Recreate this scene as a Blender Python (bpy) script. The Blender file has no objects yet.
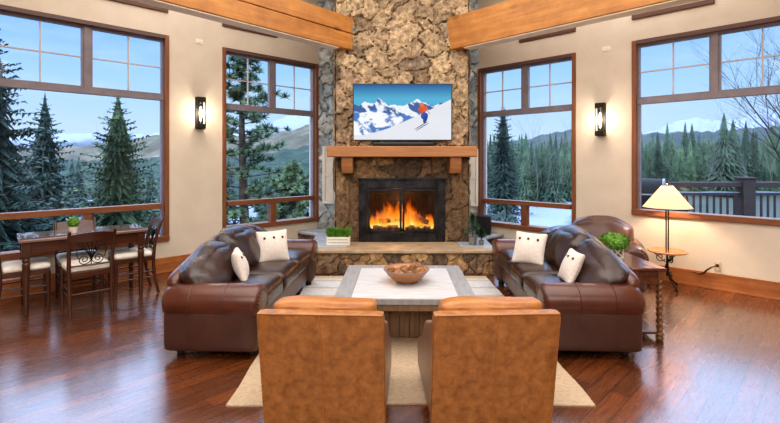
import bpy, bmesh, math, random
import numpy as np
from mathutils import Vector, Matrix, Euler, noise

scene = bpy.context.scene
COL = scene.collection
random.seed(7)
PI = math.pi
R2 = math.sqrt(2)
V = Vector

# ------------------------------------------------------------------ colour and materials
def C(r, g, b, a=1.0):
    def f(c):
        c /= 255.0
        return c / 12.92 if c <= 0.04045 else ((c + 0.055) / 1.055) ** 2.4
    return (f(r), f(g), f(b), a)

def new_mat(name):
    m = bpy.data.materials.new(name)
    m.use_nodes = True
    nt = m.node_tree
    nt.nodes.clear()
    out = nt.nodes.new('ShaderNodeOutputMaterial')
    b = nt.nodes.new('ShaderNodeBsdfPrincipled')
    nt.links.new(b.outputs[0], out.inputs[0])
    return m, nt, b, out

def ramp(nt, src, stops):
    r = nt.nodes.new('ShaderNodeValToRGB')
    el = r.color_ramp.elements
    while len(el) < len(stops):
        el.new(0.5)
    for e, (p, c) in zip(el, stops):
        e.position = p
        e.color = c
    nt.links.new(src, r.inputs[0])
    return r

def coords(nt, stretch=(1, 1, 1), rot=(0, 0, 0), kind='Object'):
    tc = nt.nodes.new('ShaderNodeTexCoord')
    mp = nt.nodes.new('ShaderNodeMapping')
    mp.inputs['Scale'].default_value = stretch
    mp.inputs['Rotation'].default_value = rot
    nt.links.new(tc.outputs[kind], mp.inputs[0])
    return mp.outputs[0]

def coords_along(nt, ang, stretch):
    m1 = coords(nt, (1, 1, 1), (0, 0, ang))
    mp = nt.nodes.new('ShaderNodeMapping')
    mp.inputs['Scale'].default_value = stretch
    nt.links.new(m1, mp.inputs[0])
    return mp.outputs[0]

def noise_node(nt, vec, scale, detail=4, rough=0.6, dist=0.0):
    n = nt.nodes.new('ShaderNodeTexNoise')
    n.inputs['Scale'].default_value = scale
    n.inputs['Detail'].default_value = detail
    n.inputs['Roughness'].default_value = rough
    n.inputs['Distortion'].default_value = dist
    nt.links.new(vec, n.inputs['Vector'])
    return n.outputs[0]

def bump_node(nt, b, src, strength, dist=0.01):
    bp = nt.nodes.new('ShaderNodeBump')
    bp.inputs['Strength'].default_value = strength
    bp.inputs['Distance'].default_value = dist
    nt.links.new(src, bp.inputs['Height'])
    nt.links.new(bp.outputs[0], b.inputs['Normal'])
    return bp

def pm(name, c1, c2=None, scale=6, rough=0.5, bump=0.0, bscale=None, metal=0.0, coat=0.0,
       stretch=(1, 1, 1), dist=0.0, lo=0.35, hi=0.65, detail=4, spec=0.5, sheen=0.0):
    m, nt, b, out = new_mat(name)
    vec = coords(nt, stretch)
    n = noise_node(nt, vec, scale, detail, 0.6, dist)
    r = ramp(nt, n, [(lo, c1), (hi, c2 or c1)])
    nt.links.new(r.outputs[0], b.inputs['Base Color'])
    b.inputs['Roughness'].default_value = rough
    b.inputs['Metallic'].default_value = metal
    b.inputs['Coat Weight'].default_value = coat
    b.inputs['Coat Roughness'].default_value = 0.15
    b.inputs['Specular IOR Level'].default_value = spec
    b.inputs['Sheen Weight'].default_value = sheen
    if bump:
        n2 = noise_node(nt, vec, bscale or scale * 4, 5)
        bump_node(nt, b, n2, bump)
    return m

def wood(name, c1, c2, axis=0, scale=5, rough=0.4, bump=0.08, knots=False, coat=0.0):
    st = [6, 6, 6]
    st[axis] = 0.45
    m, nt, b, out = new_mat(name)
    vec = coords(nt, tuple(st))
    n = noise_node(nt, vec, scale, 6, 0.65, 0.6)
    r = ramp(nt, n, [(0.3, c1), (0.7, c2)])
    col = r.outputs[0]
    if knots:
        st2 = [2.2, 2.2, 2.2]
        st2[axis] = 1.0
        v = nt.nodes.new('ShaderNodeTexVoronoi')
        v.inputs['Scale'].default_value = 1.5
        nt.links.new(coords(nt, tuple(st2)), v.inputs['Vector'])
        kr = ramp(nt, v.outputs['Distance'], [(0.03, (0.12, 0.06, 0.03, 1)), (0.16, (1, 1, 1, 1))])
        mx = nt.nodes.new('ShaderNodeMix')
        mx.data_type = 'RGBA'
        mx.blend_type = 'MULTIPLY'
        mx.inputs[0].default_value = 0.7
        nt.links.new(col, mx.inputs[6])
        nt.links.new(kr.outputs[0], mx.inputs[7])
        n3 = noise_node(nt, coords(nt), 1.6, 4, 0.7)
        r3 = ramp(nt, n3, [(0.35, (0.62, 0.55, 0.5, 1)), (0.6, (1, 1, 1, 1))])
        mx2 = nt.nodes.new('ShaderNodeMix')
        mx2.data_type = 'RGBA'
        mx2.blend_type = 'MULTIPLY'
        mx2.inputs[0].default_value = 0.8
        nt.links.new(mx.outputs[2], mx2.inputs[6])
        nt.links.new(r3.outputs[0], mx2.inputs[7])
        col = mx2.outputs[2]
    nt.links.new(col, b.inputs['Base Color'])
    b.inputs['Roughness'].default_value = rough
    b.inputs['Coat Weight'].default_value = coat
    if bump:
        bump_node(nt, b, n, bump)
    return m

def emit(name, col, strength):
    m, nt, b, out = new_mat(name)
    n = noise_node(nt, coords(nt), 3)
    r = ramp(nt, n, [(0.0, col), (1.0, col)])
    nt.links.new(r.outputs[0], b.inputs['Emission Color'])
    b.inputs['Base Color'].default_value = col
    b.inputs['Emission Strength'].default_value = strength
    return m

def glass_mat(name, tint=(1, 1, 1, 1), refl=0.06, rough=0.0):
    m = bpy.data.materials.new(name)
    m.use_nodes = True
    nt = m.node_tree
    nt.nodes.clear()
    out = nt.nodes.new('ShaderNodeOutputMaterial')
    t = nt.nodes.new('ShaderNodeBsdfTransparent')
    t.inputs[0].default_value = tint
    g = nt.nodes.new('ShaderNodeBsdfGlossy')
    g.inputs['Roughness'].default_value = rough
    lw = nt.nodes.new('ShaderNodeLayerWeight')
    lw.inputs[0].default_value = 0.12
    mul = nt.nodes.new('ShaderNodeMath')
    mul.operation = 'MULTIPLY_ADD'
    mul.inputs[1].default_value = 0.35
    mul.inputs[2].default_value = refl
    nt.links.new(lw.outputs['Fresnel'], mul.inputs[0])
    mx = nt.nodes.new('ShaderNodeMixShader')
    nt.links.new(mul.outputs[0], mx.inputs[0])
    nt.links.new(t.outputs[0], mx.inputs[1])
    nt.links.new(g.outputs[0], mx.inputs[2])
    nt.links.new(mx.outputs[0], out.inputs[0])
    return m

def attr_mat(name, rough=0.85, bump=0.35, bscale=30, var=0.35, emission=0.0, spec=0.3, nscale=9):
    m, nt, b, out = new_mat(name)
    a = nt.nodes.new('ShaderNodeAttribute')
    a.attribute_name = 'Col'
    col = a.outputs['Color']
    if var:
        n = noise_node(nt, coords(nt), nscale, 6, 0.7, 0.4)
        r = ramp(nt, n, [(0.3, (1 - var * 1.6, 1 - var * 1.6, 1 - var * 1.6, 1)), (0.7, (1 + var * .5,) * 3 + (1,))])
        mx = nt.nodes.new('ShaderNodeMix')
        mx.data_type = 'RGBA'
        mx.blend_type = 'MULTIPLY'
        mx.inputs[0].default_value = 1
        nt.links.new(col, mx.inputs[6])
        nt.links.new(r.outputs[0], mx.inputs[7])
        col = mx.outputs[2]
    nt.links.new(col, b.inputs['Base Color'])
    b.inputs['Roughness'].default_value = rough
    b.inputs['Specular IOR Level'].default_value = spec
    if bump:
        bump_node(nt, b, noise_node(nt, coords(nt), bscale, 6, 0.7), bump, 0.02)
    if emission:
        nt.links.new(col, b.inputs['Emission Color'])
        b.inputs['Emission Strength'].default_value = emission
    return m

# ------------------------------------------------------------------ mesh builder
class MB:
    def __init__(self):
        self.v = []
        self.f = []
        self.col = None

    def add(self, vs, fs, M=None):
        o = len(self.v)
        if M is not None:
            vs = [M @ V(p) for p in vs]
        self.v.extend([tuple(p) for p in vs])
        self.f.extend([tuple(i + o for i in f) for f in fs])
        return self

    def box(self, lo, hi, M=None):
        x0, y0, z0 = lo
        x1, y1, z1 = hi
        vs = [(x0, y0, z0), (x1, y0, z0), (x1, y1, z0), (x0, y1, z0), (x0, y0, z1), (x1, y0, z1), (x1, y1, z1), (x0, y1, z1)]
        fs = [(0, 3, 2, 1), (4, 5, 6, 7), (0, 1, 5, 4), (1, 2, 6, 5), (2, 3, 7, 6), (3, 0, 4, 7)]
        return self.add(vs, fs, M)

    def cbox(self, c, s, M=None):
        return self.box((c[0] - s[0] / 2, c[1] - s[1] / 2, c[2] - s[2] / 2), (c[0] + s[0] / 2, c[1] + s[1] / 2, c[2] + s[2] / 2), M)

    def bar(self, p0, p1, w, h, up=(0, 0, 1)):
        p0, p1 = V(p0), V(p1)
        d = p1 - p0
        L = d.length
        x = d.normalized()
        y = V(up).cross(x)
        if y.length < 1e-5:
            y = V((0, 1, 0)).cross(x)
        y.normalize()
        z = x.cross(y)
        M = Matrix((x, y, z)).transposed().to_4x4()
        M.translation = p0
        return self.box((0, -w / 2, -h / 2), (L, w / 2, h / 2), M)

    def tube(self, pts, r, n=8, cap=True, flat=1.0):
        pts = [V(p) for p in pts]
        if not isinstance(r, (list, tuple)):
            r = [r] * len(pts)
        t0 = (pts[1] - pts[0]).normalized()
        a = V((0, 0, 1)) if abs(t0.z) < 0.9 else V((1, 0, 0))
        nrm = t0.cross(a).normalized()
        vs, fs = [], []
        for i, p in enumerate(pts):
            t = (pts[min(i + 1, len(pts) - 1)] - pts[max(i - 1, 0)])
            if t.length < 1e-9:
                t = t0
            t = t.normalized()
            nrm = (nrm - t * nrm.dot(t))
            if nrm.length < 1e-6:
                nrm = t.orthogonal()
            nrm.normalize()
            bn = t.cross(nrm)
            for k in range(n):
                an = 2 * PI * k / n
                vs.append(p + (nrm * math.cos(an) + bn * math.sin(an) * flat) * r[i])
        for i in range(len(pts) - 1):
            for k in range(n):
                fs.append((i * n + k, i * n + (k + 1) % n, (i + 1) * n + (k + 1) % n, (i + 1) * n + k))
        if cap:
            fs.append(tuple(range(n - 1, -1, -1)))
            fs.append(tuple((len(pts) - 1) * n + k for k in range(n)))
        return self.add(vs, fs)

    def lathe(self, prof, c=(0, 0, 0), n=20, M=None, cap=True):
        vs, fs = [], []
        for (r, z) in prof:
            for k in range(n):
                an = 2 * PI * k / n
                vs.append((c[0] + r * math.cos(an), c[1] + r * math.sin(an), c[2] + z))
        for i in range(len(prof) - 1):
            for k in range(n):
                fs.append((i * n + k, i * n + (k + 1) % n, (i + 1) * n + (k + 1) % n, (i + 1) * n + k))
        if cap:
            fs.append(tuple(range(n - 1, -1, -1)))
            fs.append(tuple((len(prof) - 1) * n + k for k in range(n)))
        return self.add(vs, fs, M)

    def sphere(self, c, r, n=8, m=6, sz=1.0):
        prof = [(max(r * math.sin(PI * i / m), r * 0.02), -r * sz * math.cos(PI * i / m)) for i in range(m + 1)]
        return self.lathe(prof, c, n)

    def prism(self, poly, h0, h1, frame):
        """poly of (a, b) pairs; frame(a, b, h) -> point"""
        n = len(poly)
        vs = [frame(a, b, h0) for a, b in poly] + [frame(a, b, h1) for a, b in poly]
        fs = [tuple(range(n - 1, -1, -1)), tuple(range(n, 2 * n))]
        fs += [(i, (i + 1) % n, n + (i + 1) % n, n + i) for i in range(n)]
        return self.add(vs, fs)

    def soft(self, c, size, r, n=10, puff=(0, 0, 0), fn=None, M=None):
        hx, hy, hz = size[0] / 2, size[1] / 2, size[2] / 2
        r = min(r, hx * .999, hy * .999, hz * .999)
        H = V((hx, hy, hz))
        I = V((hx - r, hy - r, hz - r))
        ts = [math.sin(PI / 2 * (-1 + 2 * i / n)) * 0.5 + 0.5 * (-1 + 2 * i / n) for i in range(n + 1)]
        key, vs, fs = {}, [], []
        def vid(p):
            k = (round(p[0], 5), round(p[1], 5), round(p[2], 5))
            if k in key:
                return key[k]
            q = V((p[0] * hx, p[1] * hy, p[2] * hz))
            inn = V([max(-I[i], min(I[i], q[i])) for i in range(3)])
            d = q - inn
            w = inn + (d.normalized() * r if d.length > 1e-9 else V((0, 0, 0)))
            x, y, z = p
            w.x += puff[0] * x * (1 - y * y) * (1 - z * z)
            w.y += puff[1] * y * (1 - x * x) * (1 - z * z)
            w.z += puff[2] * z * (1 - x * x) * (1 - y * y)
            w = w + V(c)
            if fn:
                w = fn(w, p)
            key[k] = len(vs)
            vs.append(w)
            return key[k]
        for ax in range(3):
            for s in (-1, 1):
                for i in range(n):
                    for j in range(n):
                        q = []
                        for (a, b) in ((i, j), (i + 1, j), (i + 1, j + 1), (i, j + 1)):
                            p = [0, 0, 0]
                            p[ax] = s
                            p[(ax + 1) % 3] = ts[a]
                            p[(ax + 2) % 3] = ts[b]
                            q.append(vid(p))
                        if s < 0:
                            q.reverse()
                        fs.append(tuple(q))
        return self.add(vs, fs, M)

    def build(self, name, mat, parent=None, smooth=35, bevel=0, recalc=False, loc=None, rz=0):
        me = bpy.data.meshes.new(name)
        me.from_pydata(self.v, [], self.f)
        if recalc:
            bm = bmesh.new()
            bm.from_mesh(me)
            bmesh.ops.recalc_face_normals(bm, faces=bm.faces)
            bm.to_mesh(me)
            bm.free()
        if self.col is not None:
            ca = me.color_attributes.new('Col', 'FLOAT_COLOR', 'POINT')
            ca.data.foreach_set('color', np.asarray(self.col, dtype=np.float32).ravel())
        me.materials.append(mat)
        me.update()
        if smooth:
            me.shade_smooth()
            me.set_sharp_from_angle(angle=math.radians(smooth))
        o = bpy.data.objects.new(name, me)
        COL.objects.link(o)
        if parent:
            o.parent = parent
        if loc:
            o.location = loc
        if rz:
            o.rotation_euler.z = rz
        if bevel:
            md = o.modifiers.new('edge', 'BEVEL')
            md.width = bevel
            md.segments = 2
            md.limit_method = 'ANGLE'
            md.angle_limit = math.radians(40)
        return o

def tag(o, label=None, cat=None, group=None, kind=None):
    if label:
        o['label'] = label
    if cat:
        o['category'] = cat
    if group:
        o['group'] = group
    if kind:
        o['kind'] = kind
    return o

def empty(name, loc=(0, 0, 0), rz=0, label=None, cat=None, group=None, kind=None):
    o = bpy.data.objects.new(name, None)
    o.empty_display_size = 0.1
    COL.objects.link(o)
    o.location = loc
    o.rotation_euler.z = rz
    return tag(o, label, cat, group, kind)

def dup(o, loc=None, rz=None, label=None, scale=None, parent=None, group=None):
    c = o.copy()
    COL.objects.link(c)
    if parent:
        c.parent = parent
    if loc is not None:
        c.location = loc
    if rz is not None:
        c.rotation_euler.z = rz
    if scale is not None:
        c.scale = (scale,) * 3 if not isinstance(scale, tuple) else scale
    if label:
        c['label'] = label
    if group:
        c['group'] = group
    for ch in [x for x in COL.objects if x.parent == o]:
        dup(ch, parent=c)
    return c

def light(name, kind, loc, power, col=(1, 1, 1), size=0.1, size_y=None, rot=(0, 0, 0)):
    l = bpy.data.lights.new(name, kind)
    l.energy = power
    l.color = col
    if kind == 'AREA':
        l.size = size
        if size_y:
            l.shape = 'RECTANGLE'
            l.size_y = size_y
    elif kind == 'SUN':
        l.angle = size
    else:
        l.shadow_soft_size = size
    o = bpy.data.objects.new(name, l)
    COL.objects.link(o)
    o.location = loc
    o.rotation_euler = rot
    return o

# ------------------------------------------------------------------ camera
F = 450.0
cam = bpy.data.cameras.new('camera')
cam.sensor_width = 36
cam.lens = F / 780 * 36
cam.shift_y = -(211.5 - 160) / 780
cam.clip_end = 5000
co = bpy.data.objects.new('camera', cam)
COL.objects.link(co)
co.location = (0, 0, 1.6)
co.rotation_euler = (PI / 2, 0, 0)
scene.camera = co
scene.view_settings.view_transform = 'Standard'
scene.view_settings.look = 'Medium High Contrast'

# ------------------------------------------------------------------ sky
w = bpy.data.worlds.new('sky')
scene.world = w
w.use_nodes = True
nt = w.node_tree
nt.nodes.clear()
wo = nt.nodes.new('ShaderNodeOutputWorld')
bg = nt.nodes.new('ShaderNodeBackground')
tc = nt.nodes.new('ShaderNodeTexCoord')
sp = nt.nodes.new('ShaderNodeSeparateXYZ')
nt.links.new(tc.outputs['Generated'], sp.inputs[0])
r = ramp(nt, sp.outputs[2], [(0.0, C(192, 212, 238)), (0.07, C(180, 208, 243)), (0.16, C(160, 199, 245)), (0.25, C(134, 182, 241)), (0.38, C(176, 205, 248)), (0.8, C(186, 208, 242))])
cl = noise_node(nt, coords(nt, (1, 1, 5), kind='Generated'), 3.5, 6, 0.6)
clr = ramp(nt, cl, [(0.5, (0, 0, 0, 1)), (0.8, (0.35, 0.35, 0.35, 1))])
mx = nt.nodes.new('ShaderNodeMix')
mx.data_type = 'RGBA'
nt.links.new(clr.outputs[0], mx.inputs[0])
nt.links.new(r.outputs[0], mx.inputs[6])
mx.inputs[7].default_value = C(212, 226, 244)
nt.links.new(mx.outputs[2], bg.inputs[0])
# sky above the view is boosted to brighten the room and floor reflections
sr = ramp(nt, sp.outputs[2], [(0.0, (.2, .2, .2, 1)), (0.25, (.2, .2, .2, 1)), (0.38, (.75, .75, .75, 1)), (0.7, (1, 1, 1, 1))])
sm = nt.nodes.new('ShaderNodeMath'); sm.operation = 'MULTIPLY'; sm.inputs[1].default_value = 5.8
nt.links.new(sr.outputs[0], sm.inputs[0])
nt.links.new(sm.outputs[0], bg.inputs[1])
nt.links.new(bg.outputs[0], wo.inputs[0])

# ------------------------------------------------------------------ shared materials
M_wall = pm('plaster_cream', C(214, 200, 182), C(207, 192, 173), 3, 0.85, 0.04, 60)
M_ceil = pm('plaster_ceiling', C(225, 215, 200), C(218, 207, 190), 3, 0.9)
M_trimwood = wood('trim_wood', C(150, 88, 42), C(185, 118, 62), 0, 4, 0.4, knots=True)
M_casing = wood('casing_wood', C(112, 68, 42), C(144, 92, 58), 0, 6, 0.4)
M_casing_backlit = wood('casing_wood_backlit', C(88, 66, 60), C(110, 82, 74), 0, 6, 0.4)  # same casing wood, its backlit mauve dimness put into the colour
M_casing_v = wood('casing_wood_upright', C(112, 68, 42), C(144, 92, 58), 2, 6, 0.4)
M_sash = pm('sash_mauve', C(124, 114, 119), C(136, 126, 130), 8, 0.45)
M_muntin = pm('muntin_pale', C(184, 176, 172), C(192, 184, 180), 8, 0.45)
M_beam = wood('beam_timber', C(162, 104, 44), C(196, 136, 70), 0, 2.5, 0.5, 0.15, knots=True)
M_dark_slot = wood('dark_strip', C(82, 48, 34), C(100, 60, 42), 0, 6, 0.5)
M_glass = glass_mat('window_glass', (0.97, 0.98, 0.98, 1), 0.012)
M_stone = attr_mat('fieldstone_tan', 0.8, 0.9, 24, 0.5, nscale=17)
M_slate = pm('slate_grey', C(176, 178, 180), C(150, 152, 156), 7, 0.35, 0.1, 25)
M_sand = pm('sandstone_slab', C(182, 158, 128), C(154, 130, 102), 6, 0.5, 0.2, 25)
M_mantel = wood('mantel_wood', C(148, 96, 56), C(180, 126, 78), 0, 4, 0.45, 0.1)
M_iron = pm('black_iron', C(28, 25, 24), C(40, 36, 34), 20, 0.5, 0.1, 60, metal=0.6)
M_black = pm('black_plastic', C(16, 16, 18), C(22, 22, 24), 20, 0.4)
M_steel = pm('blackened_steel', C(30, 31, 34), C(62, 62, 64), 7, 0.42, 0.2, 25, metal=0.75)
M_white = pm('white_paint', C(232, 226, 214), C(222, 214, 200), 6, 0.55)
M_grass = pm('grass_green', C(70, 120, 30), C(120, 165, 60), 20, 0.6)
M_leaf_dark = pm('needle_green_small', C(48, 84, 44), C(92, 128, 74), 25, 0.6)
# ------------------------------------------------------------------ room shell
WA = 9.6                      # both long walls meet the depth axis here, 45 degrees each
def on_wall(side, s):         # side -1 left, +1 right; s metres from the apex
    return V((side * s / R2, WA - s / R2, 0))
def wall_rot(side):
    return -side * PI / 4

def floor_mat():
    m, nt, b, out = new_mat('floor_boards')
    vec = coords(nt, (1, 1, 1), (0, 0, -PI / 4))
    br = nt.nodes.new('ShaderNodeTexBrick')
    br.offset = 0.37
    br.inputs['Color1'].default_value = C(130, 74, 36)
    br.inputs['Color2'].default_value = C(88, 50, 27)
    br.inputs['Mortar'].default_value = C(40, 20, 14)
    br.inputs['Scale'].default_value = 1
    br.inputs['Mortar Size'].default_value = 0.0025
    br.inputs['Brick Width'].default_value = 1.25
    br.inputs['Row Height'].default_value = 0.125
    nt.links.new(vec, br.inputs['Vector'])
    n = noise_node(nt, coords_along(nt, -PI / 4, (1.2, 16, 1)), 3, 6, 0.65, 0.8)
    r = ramp(nt, n, [(0.3, (0.55, 0.5, 0.48, 1)), (0.7, (1.25, 1.2, 1.15, 1))])
    mx = nt.nodes.new('ShaderNodeMix')
    mx.data_type = 'RGBA'
    mx.blend_type = 'MULTIPLY'
    mx.inputs[0].default_value = 1
    nt.links.new(br.outputs[0], mx.inputs[6])
    nt.links.new(r.outputs[0], mx.inputs[7])
    nt.links.new(mx.outputs[2], b.inputs['Base Color'])
    n2 = noise_node(nt, coords_along(nt, -PI / 4, (1, 6, 1)), 5, 4)
    rr = ramp(nt, n2, [(0.3, (0.2, 0.2, 0.2, 1)), (0.7, (0.32, 0.32, 0.32, 1))])
    nt.links.new(rr.outputs[0], b.inputs['Roughness'])
    b.inputs['Specular IOR Level'].default_value = 0.6
    bp = bump_node(nt, b, n, 0.06, 0.003)
    # hard varnish over the boards
    g = nt.nodes.new('ShaderNodeBsdfGlossy')
    g.inputs['Roughness'].default_value = 0.2
    nt.links.new(bp.outputs[0], g.inputs['Normal'])
    fr = nt.nodes.new('ShaderNodeFresnel')
    fr.inputs[0].default_value = 1.88
    ms = nt.nodes.new('ShaderNodeMixShader')
    nt.links.new(fr.outputs[0], ms.inputs[0])
    nt.links.new(b.outputs[0], ms.inputs[1])
    nt.links.new(g.outputs[0], ms.inputs[2])
    nt.links.new(ms.outputs[0], out.inputs[0])
    return m

SX, SYB = 6.1, -2.6
mb = MB()
poly = [(-SX, SYB), (SX, SYB), (SX, WA - SX), (0.9, 8.7), (-0.9, 8.7), (-SX, WA - SX)]
mb.prism(poly, -0.12, 0.0, lambda a, b, h: (a, b, h))
tag(mb.build('floor', floor_mat(), recalc=True), kind='structure')
mb = MB()
mb.prism(poly, 4.9, 5.0, lambda a, b, h: (a, b, h))
tag(mb.build('ceiling', M_ceil, recalc=True), kind='structure')  # unseen flat ceiling put in to keep the interior light inside

# windows: (name, side, s0, s1, z0, z1, transom, rail)
WINS = [('window_1', -1, 4.475, 6.43, 0.455, 3.375, 2.49, 0.985),
        ('window_2', -1, 1.875, 3.685, 0.485, 3.355, 2.44, 0.95),
        ('window_3', 1, 2.23, 3.97, 0.455, 3.22, 2.40, 0.92),
        ('window_4', 1, 4.75, 6.62, 0.85, 3.245, 2.41, None)]

def long_wall(name, side, s_lo, s_hi):
    ops = sorted([(w[2] + .05, w[3] - .05, w[4] + .05, w[5] - .05) for w in WINS if w[1] == side])
    mb = MB()
    def piece(a, b, z0, z1):
        x0, x1 = sorted((side * a, side * b))
        mb.box((x0, 0, z0), (x1, 0.2, z1))
    cur = s_lo
    for (a, b, z0, z1) in ops:
        piece(cur, a, 0, 4.9)
        piece(a, b, 0, z0)
        piece(a, b, z1, 4.9)
        cur = b
    piece(cur, s_hi, 0, 4.9)
    return tag(mb.build(name, M_wall, loc=(0, WA, 0), rz=wall_rot(side)), kind='structure')
long_wall('wall_left', -1, 1.2, SX * R2 + .15)
long_wall('wall_right', 1, 1.2, SX * R2 + .15)
mb = MB(); mb.box((-SX - .2, SYB, 0), (-SX, WA - SX, 4.9)); tag(mb.build('wall_side_left', M_wall), kind='structure')
mb = MB(); mb.box((SX, SYB, 0), (SX + .2, WA - SX, 4.9)); tag(mb.build('wall_side_right', M_wall), kind='structure')
mb = MB(); mb.box((-SX, SYB - .2, 0), (SX, SYB, 4.9)); tag(mb.build('wall_rear_added', M_wall), kind='structure')  # unseen wall added to close the room and hold the interior light

def window(name, side, s0, s1, z0, z1, zt, zr):
    c = on_wall(side, (s0 + s1) / 2)
    root = empty(name, c, wall_rot(side), kind='structure')
    hw = (s1 - s0) / 2
    cw = 0.055
    mb = MB()
    mb.box((-hw, -.025, z0), (-hw + cw, .16, z1))
    mb.box((hw - cw, -.025, z0), (hw, .16, z1))
    mb.build('jamb_casing', M_casing_v, root, bevel=.004)
    mb = MB()
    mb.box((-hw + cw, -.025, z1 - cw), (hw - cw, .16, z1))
    mb.build('head_casing', M_casing_backlit, root, bevel=.004)
    mb = MB()
    mb.box((-hw - .0, -.04, z0 - .0), (hw + .0, .16, z0 + .07))
    mb.build('sill', M_casing, root, bevel=.004)
    a = hw - cw
    zb, ztop = z0 + .07, z1 - cw
    # dark upper sashes
    mb = MB()
    mb.box((-a, .03, zt - .04), (a, .12, zt + .03))
    mb.box((-.035, .03, zt + .03), (.035, .12, ztop))
    for x0, x1 in ((-a, -.035), (.035, a)):
        mb.box((x0, .045, ztop - .03), (x1, .11, ztop))
        mb.box((x0, .045, zt + .03), (x1, .11, zt + .055))
        mb.box((x0, .045, zt + .055), (x0 + .025, .11, ztop - .03))
        mb.box((x1 - .025, .045, zt + .055), (x1, .11, ztop - .03))
    mb.build('transom_sash', M_sash, root)
    mb = MB()
    for x0, x1 in ((-a, -.035), (.035, a)):
        xm, zm = (x0 + x1) / 2, (zt + .055 + ztop - .03) / 2
        mb.box((xm - .008, .06, zt + .055), (xm + .008, .09, ztop - .03))
        mb.box((x0 + .025, .06, zm - .008), (xm - .008, .09, zm + .008))
        mb.box((xm + .008, .06, zm - .008), (x1 - .025, .09, zm + .008))
    mb.build('muntin_grid', M_muntin, root)
    # stops beside the big pane
    mb = MB()
    for s in (-1, 1):
        mb.box((min(s * a, s * (a - .03)), .04, zb), (max(s * a, s * (a - .03)), .11, zt - .045))
    mb.build('side_stop', M_sash, root)
    zlow = zb
    if zr:
        mb = MB()
        mb.box((-a + .03, .0, zr - .075), (a - .03, .12, zr))
        mb.build('middle_rail', M_casing, root, bevel=.004)
        mb = MB()
        mb.box((-.05, .01, zb), (.05, .12, zr - .075))
        mb.build('lower_mullion', M_casing_v, root, bevel=.004)
        zlow = zr
    def pane(x0, x1, za, zc):
        mb = MB()
        mb.box((x0, .074, za), (x1, .078, zc))
        tag(mb.build('pane', M_glass, root, smooth=0))
    pane(-a + .02, -.04, zt + .04, ztop)
    pane(.04, a - .02, zt + .04, ztop)
    pane(-a + .02, a - .02, zlow, zt - .04)
    if zr:
        pane(-a + .02, -.04, zb, zr - .06)
        pane(.04, a - .02, zb, zr - .06)
    return root
for wdef in WINS:
    window(*wdef)

# dark wooden strips over the windows, baseboards
n_trim = 0
for side, a, b, z in ((-1, 4.49, 5.46, 3.70), (-1, 2.73, 3.69, 3.68), (1, 3.04, 3.97, 3.54), (1, 4.75, 5.69, 3.54)):
    n_trim += 1
    mb = MB()
    x0, x1 = sorted((side * a, side * b))
    mb.box((x0, -.03, z), (x1, .0, z + .06))
    tag(mb.build('trim_%d' % n_trim, M_dark_slot, loc=(0, WA, 0), rz=wall_rot(side), bevel=.003), kind='structure')
for nm, side, a, h in (('baseboard_left', -1, 2.45, .215), ('baseboard_right', 1, 2.75, .20)):
    mb = MB()
    x0, x1 = sorted((side * a, side * (SX * R2)))
    mb.box((x0, -.022, 0), (x1, 0, h))
    mb.box((x0, -.036, 0), (x1, -.022, .03))
    tag(mb.build(nm, M_trimwood, loc=(0, WA, 0), rz=wall_rot(side), bevel=.004), kind='structure')

# ------------------------------------------------------------------ timber beams (parallel to the long walls, into the chimney)
M_underside = pm('underside_pale', C(225, 212, 190), C(214, 200, 178), 5, 0.7)
def beam(side, x_end, slant, label):
    # front face passes through (x_end, 6.9)
    p = V((x_end, 6.9, 0))
    d = V((side * slant, -1, 0)).normalized()
    root = empty('timber_beam', p, math.atan2(-d.y, -d.x) if side < 0 else math.atan2(d.y, d.x), label, 'beam')
    xs = (-8.2, 0.14) if side < 0 else (-0.14, 8.2)
    L = sorted(xs)
    z0, z1 = 3.275, 3.775
    if side < 0:
        mb = MB(); mb.box((L[0], 0, z0), (L[1], .2, z0 + .245)); mb.build('lower_timber', M_beam, root, bevel=.012)
        mb = MB(); mb.box((L[0], .004, z0 + .253), (L[1], .2, z1)); mb.build('upper_timber', M_beam, root, bevel=.012)
        mb = MB(); mb.box((L[0], .03, z0 + .24), (L[1], .19, z0 + .26)); mb.build('dark_joint', M_iron, root)
    else:
        mb = MB(); mb.box((L[0], 0, z0), (L[1], .2, z1)); mb.build('timber', M_beam, root, bevel=.012)
    mb = MB()
    e = (L[0], L[1] - .45) if side < 0 else (L[0] + .45, L[1])
    mb.box((e[0], .015, z0 - .012), (e[1], .2, z0))  # thin pale layer over the beam's lower face
    tag(mb.build('pale_underside', M_underside, root), 'pale underside of the beam')
    return root
beam(-1, -0.54, .86, 'orange timber beam with a long split, left of the stone chimney top')
beam(1, 0.865, .95, 'orange unsplit timber beam running right from the stone chimney top')

# ------------------------------------------------------------------ stonework
def smooth01(x, a, b):
    t = np.clip((x - a) / (b - a), 0, 1)
    return t * t * (3 - 2 * t)

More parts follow.
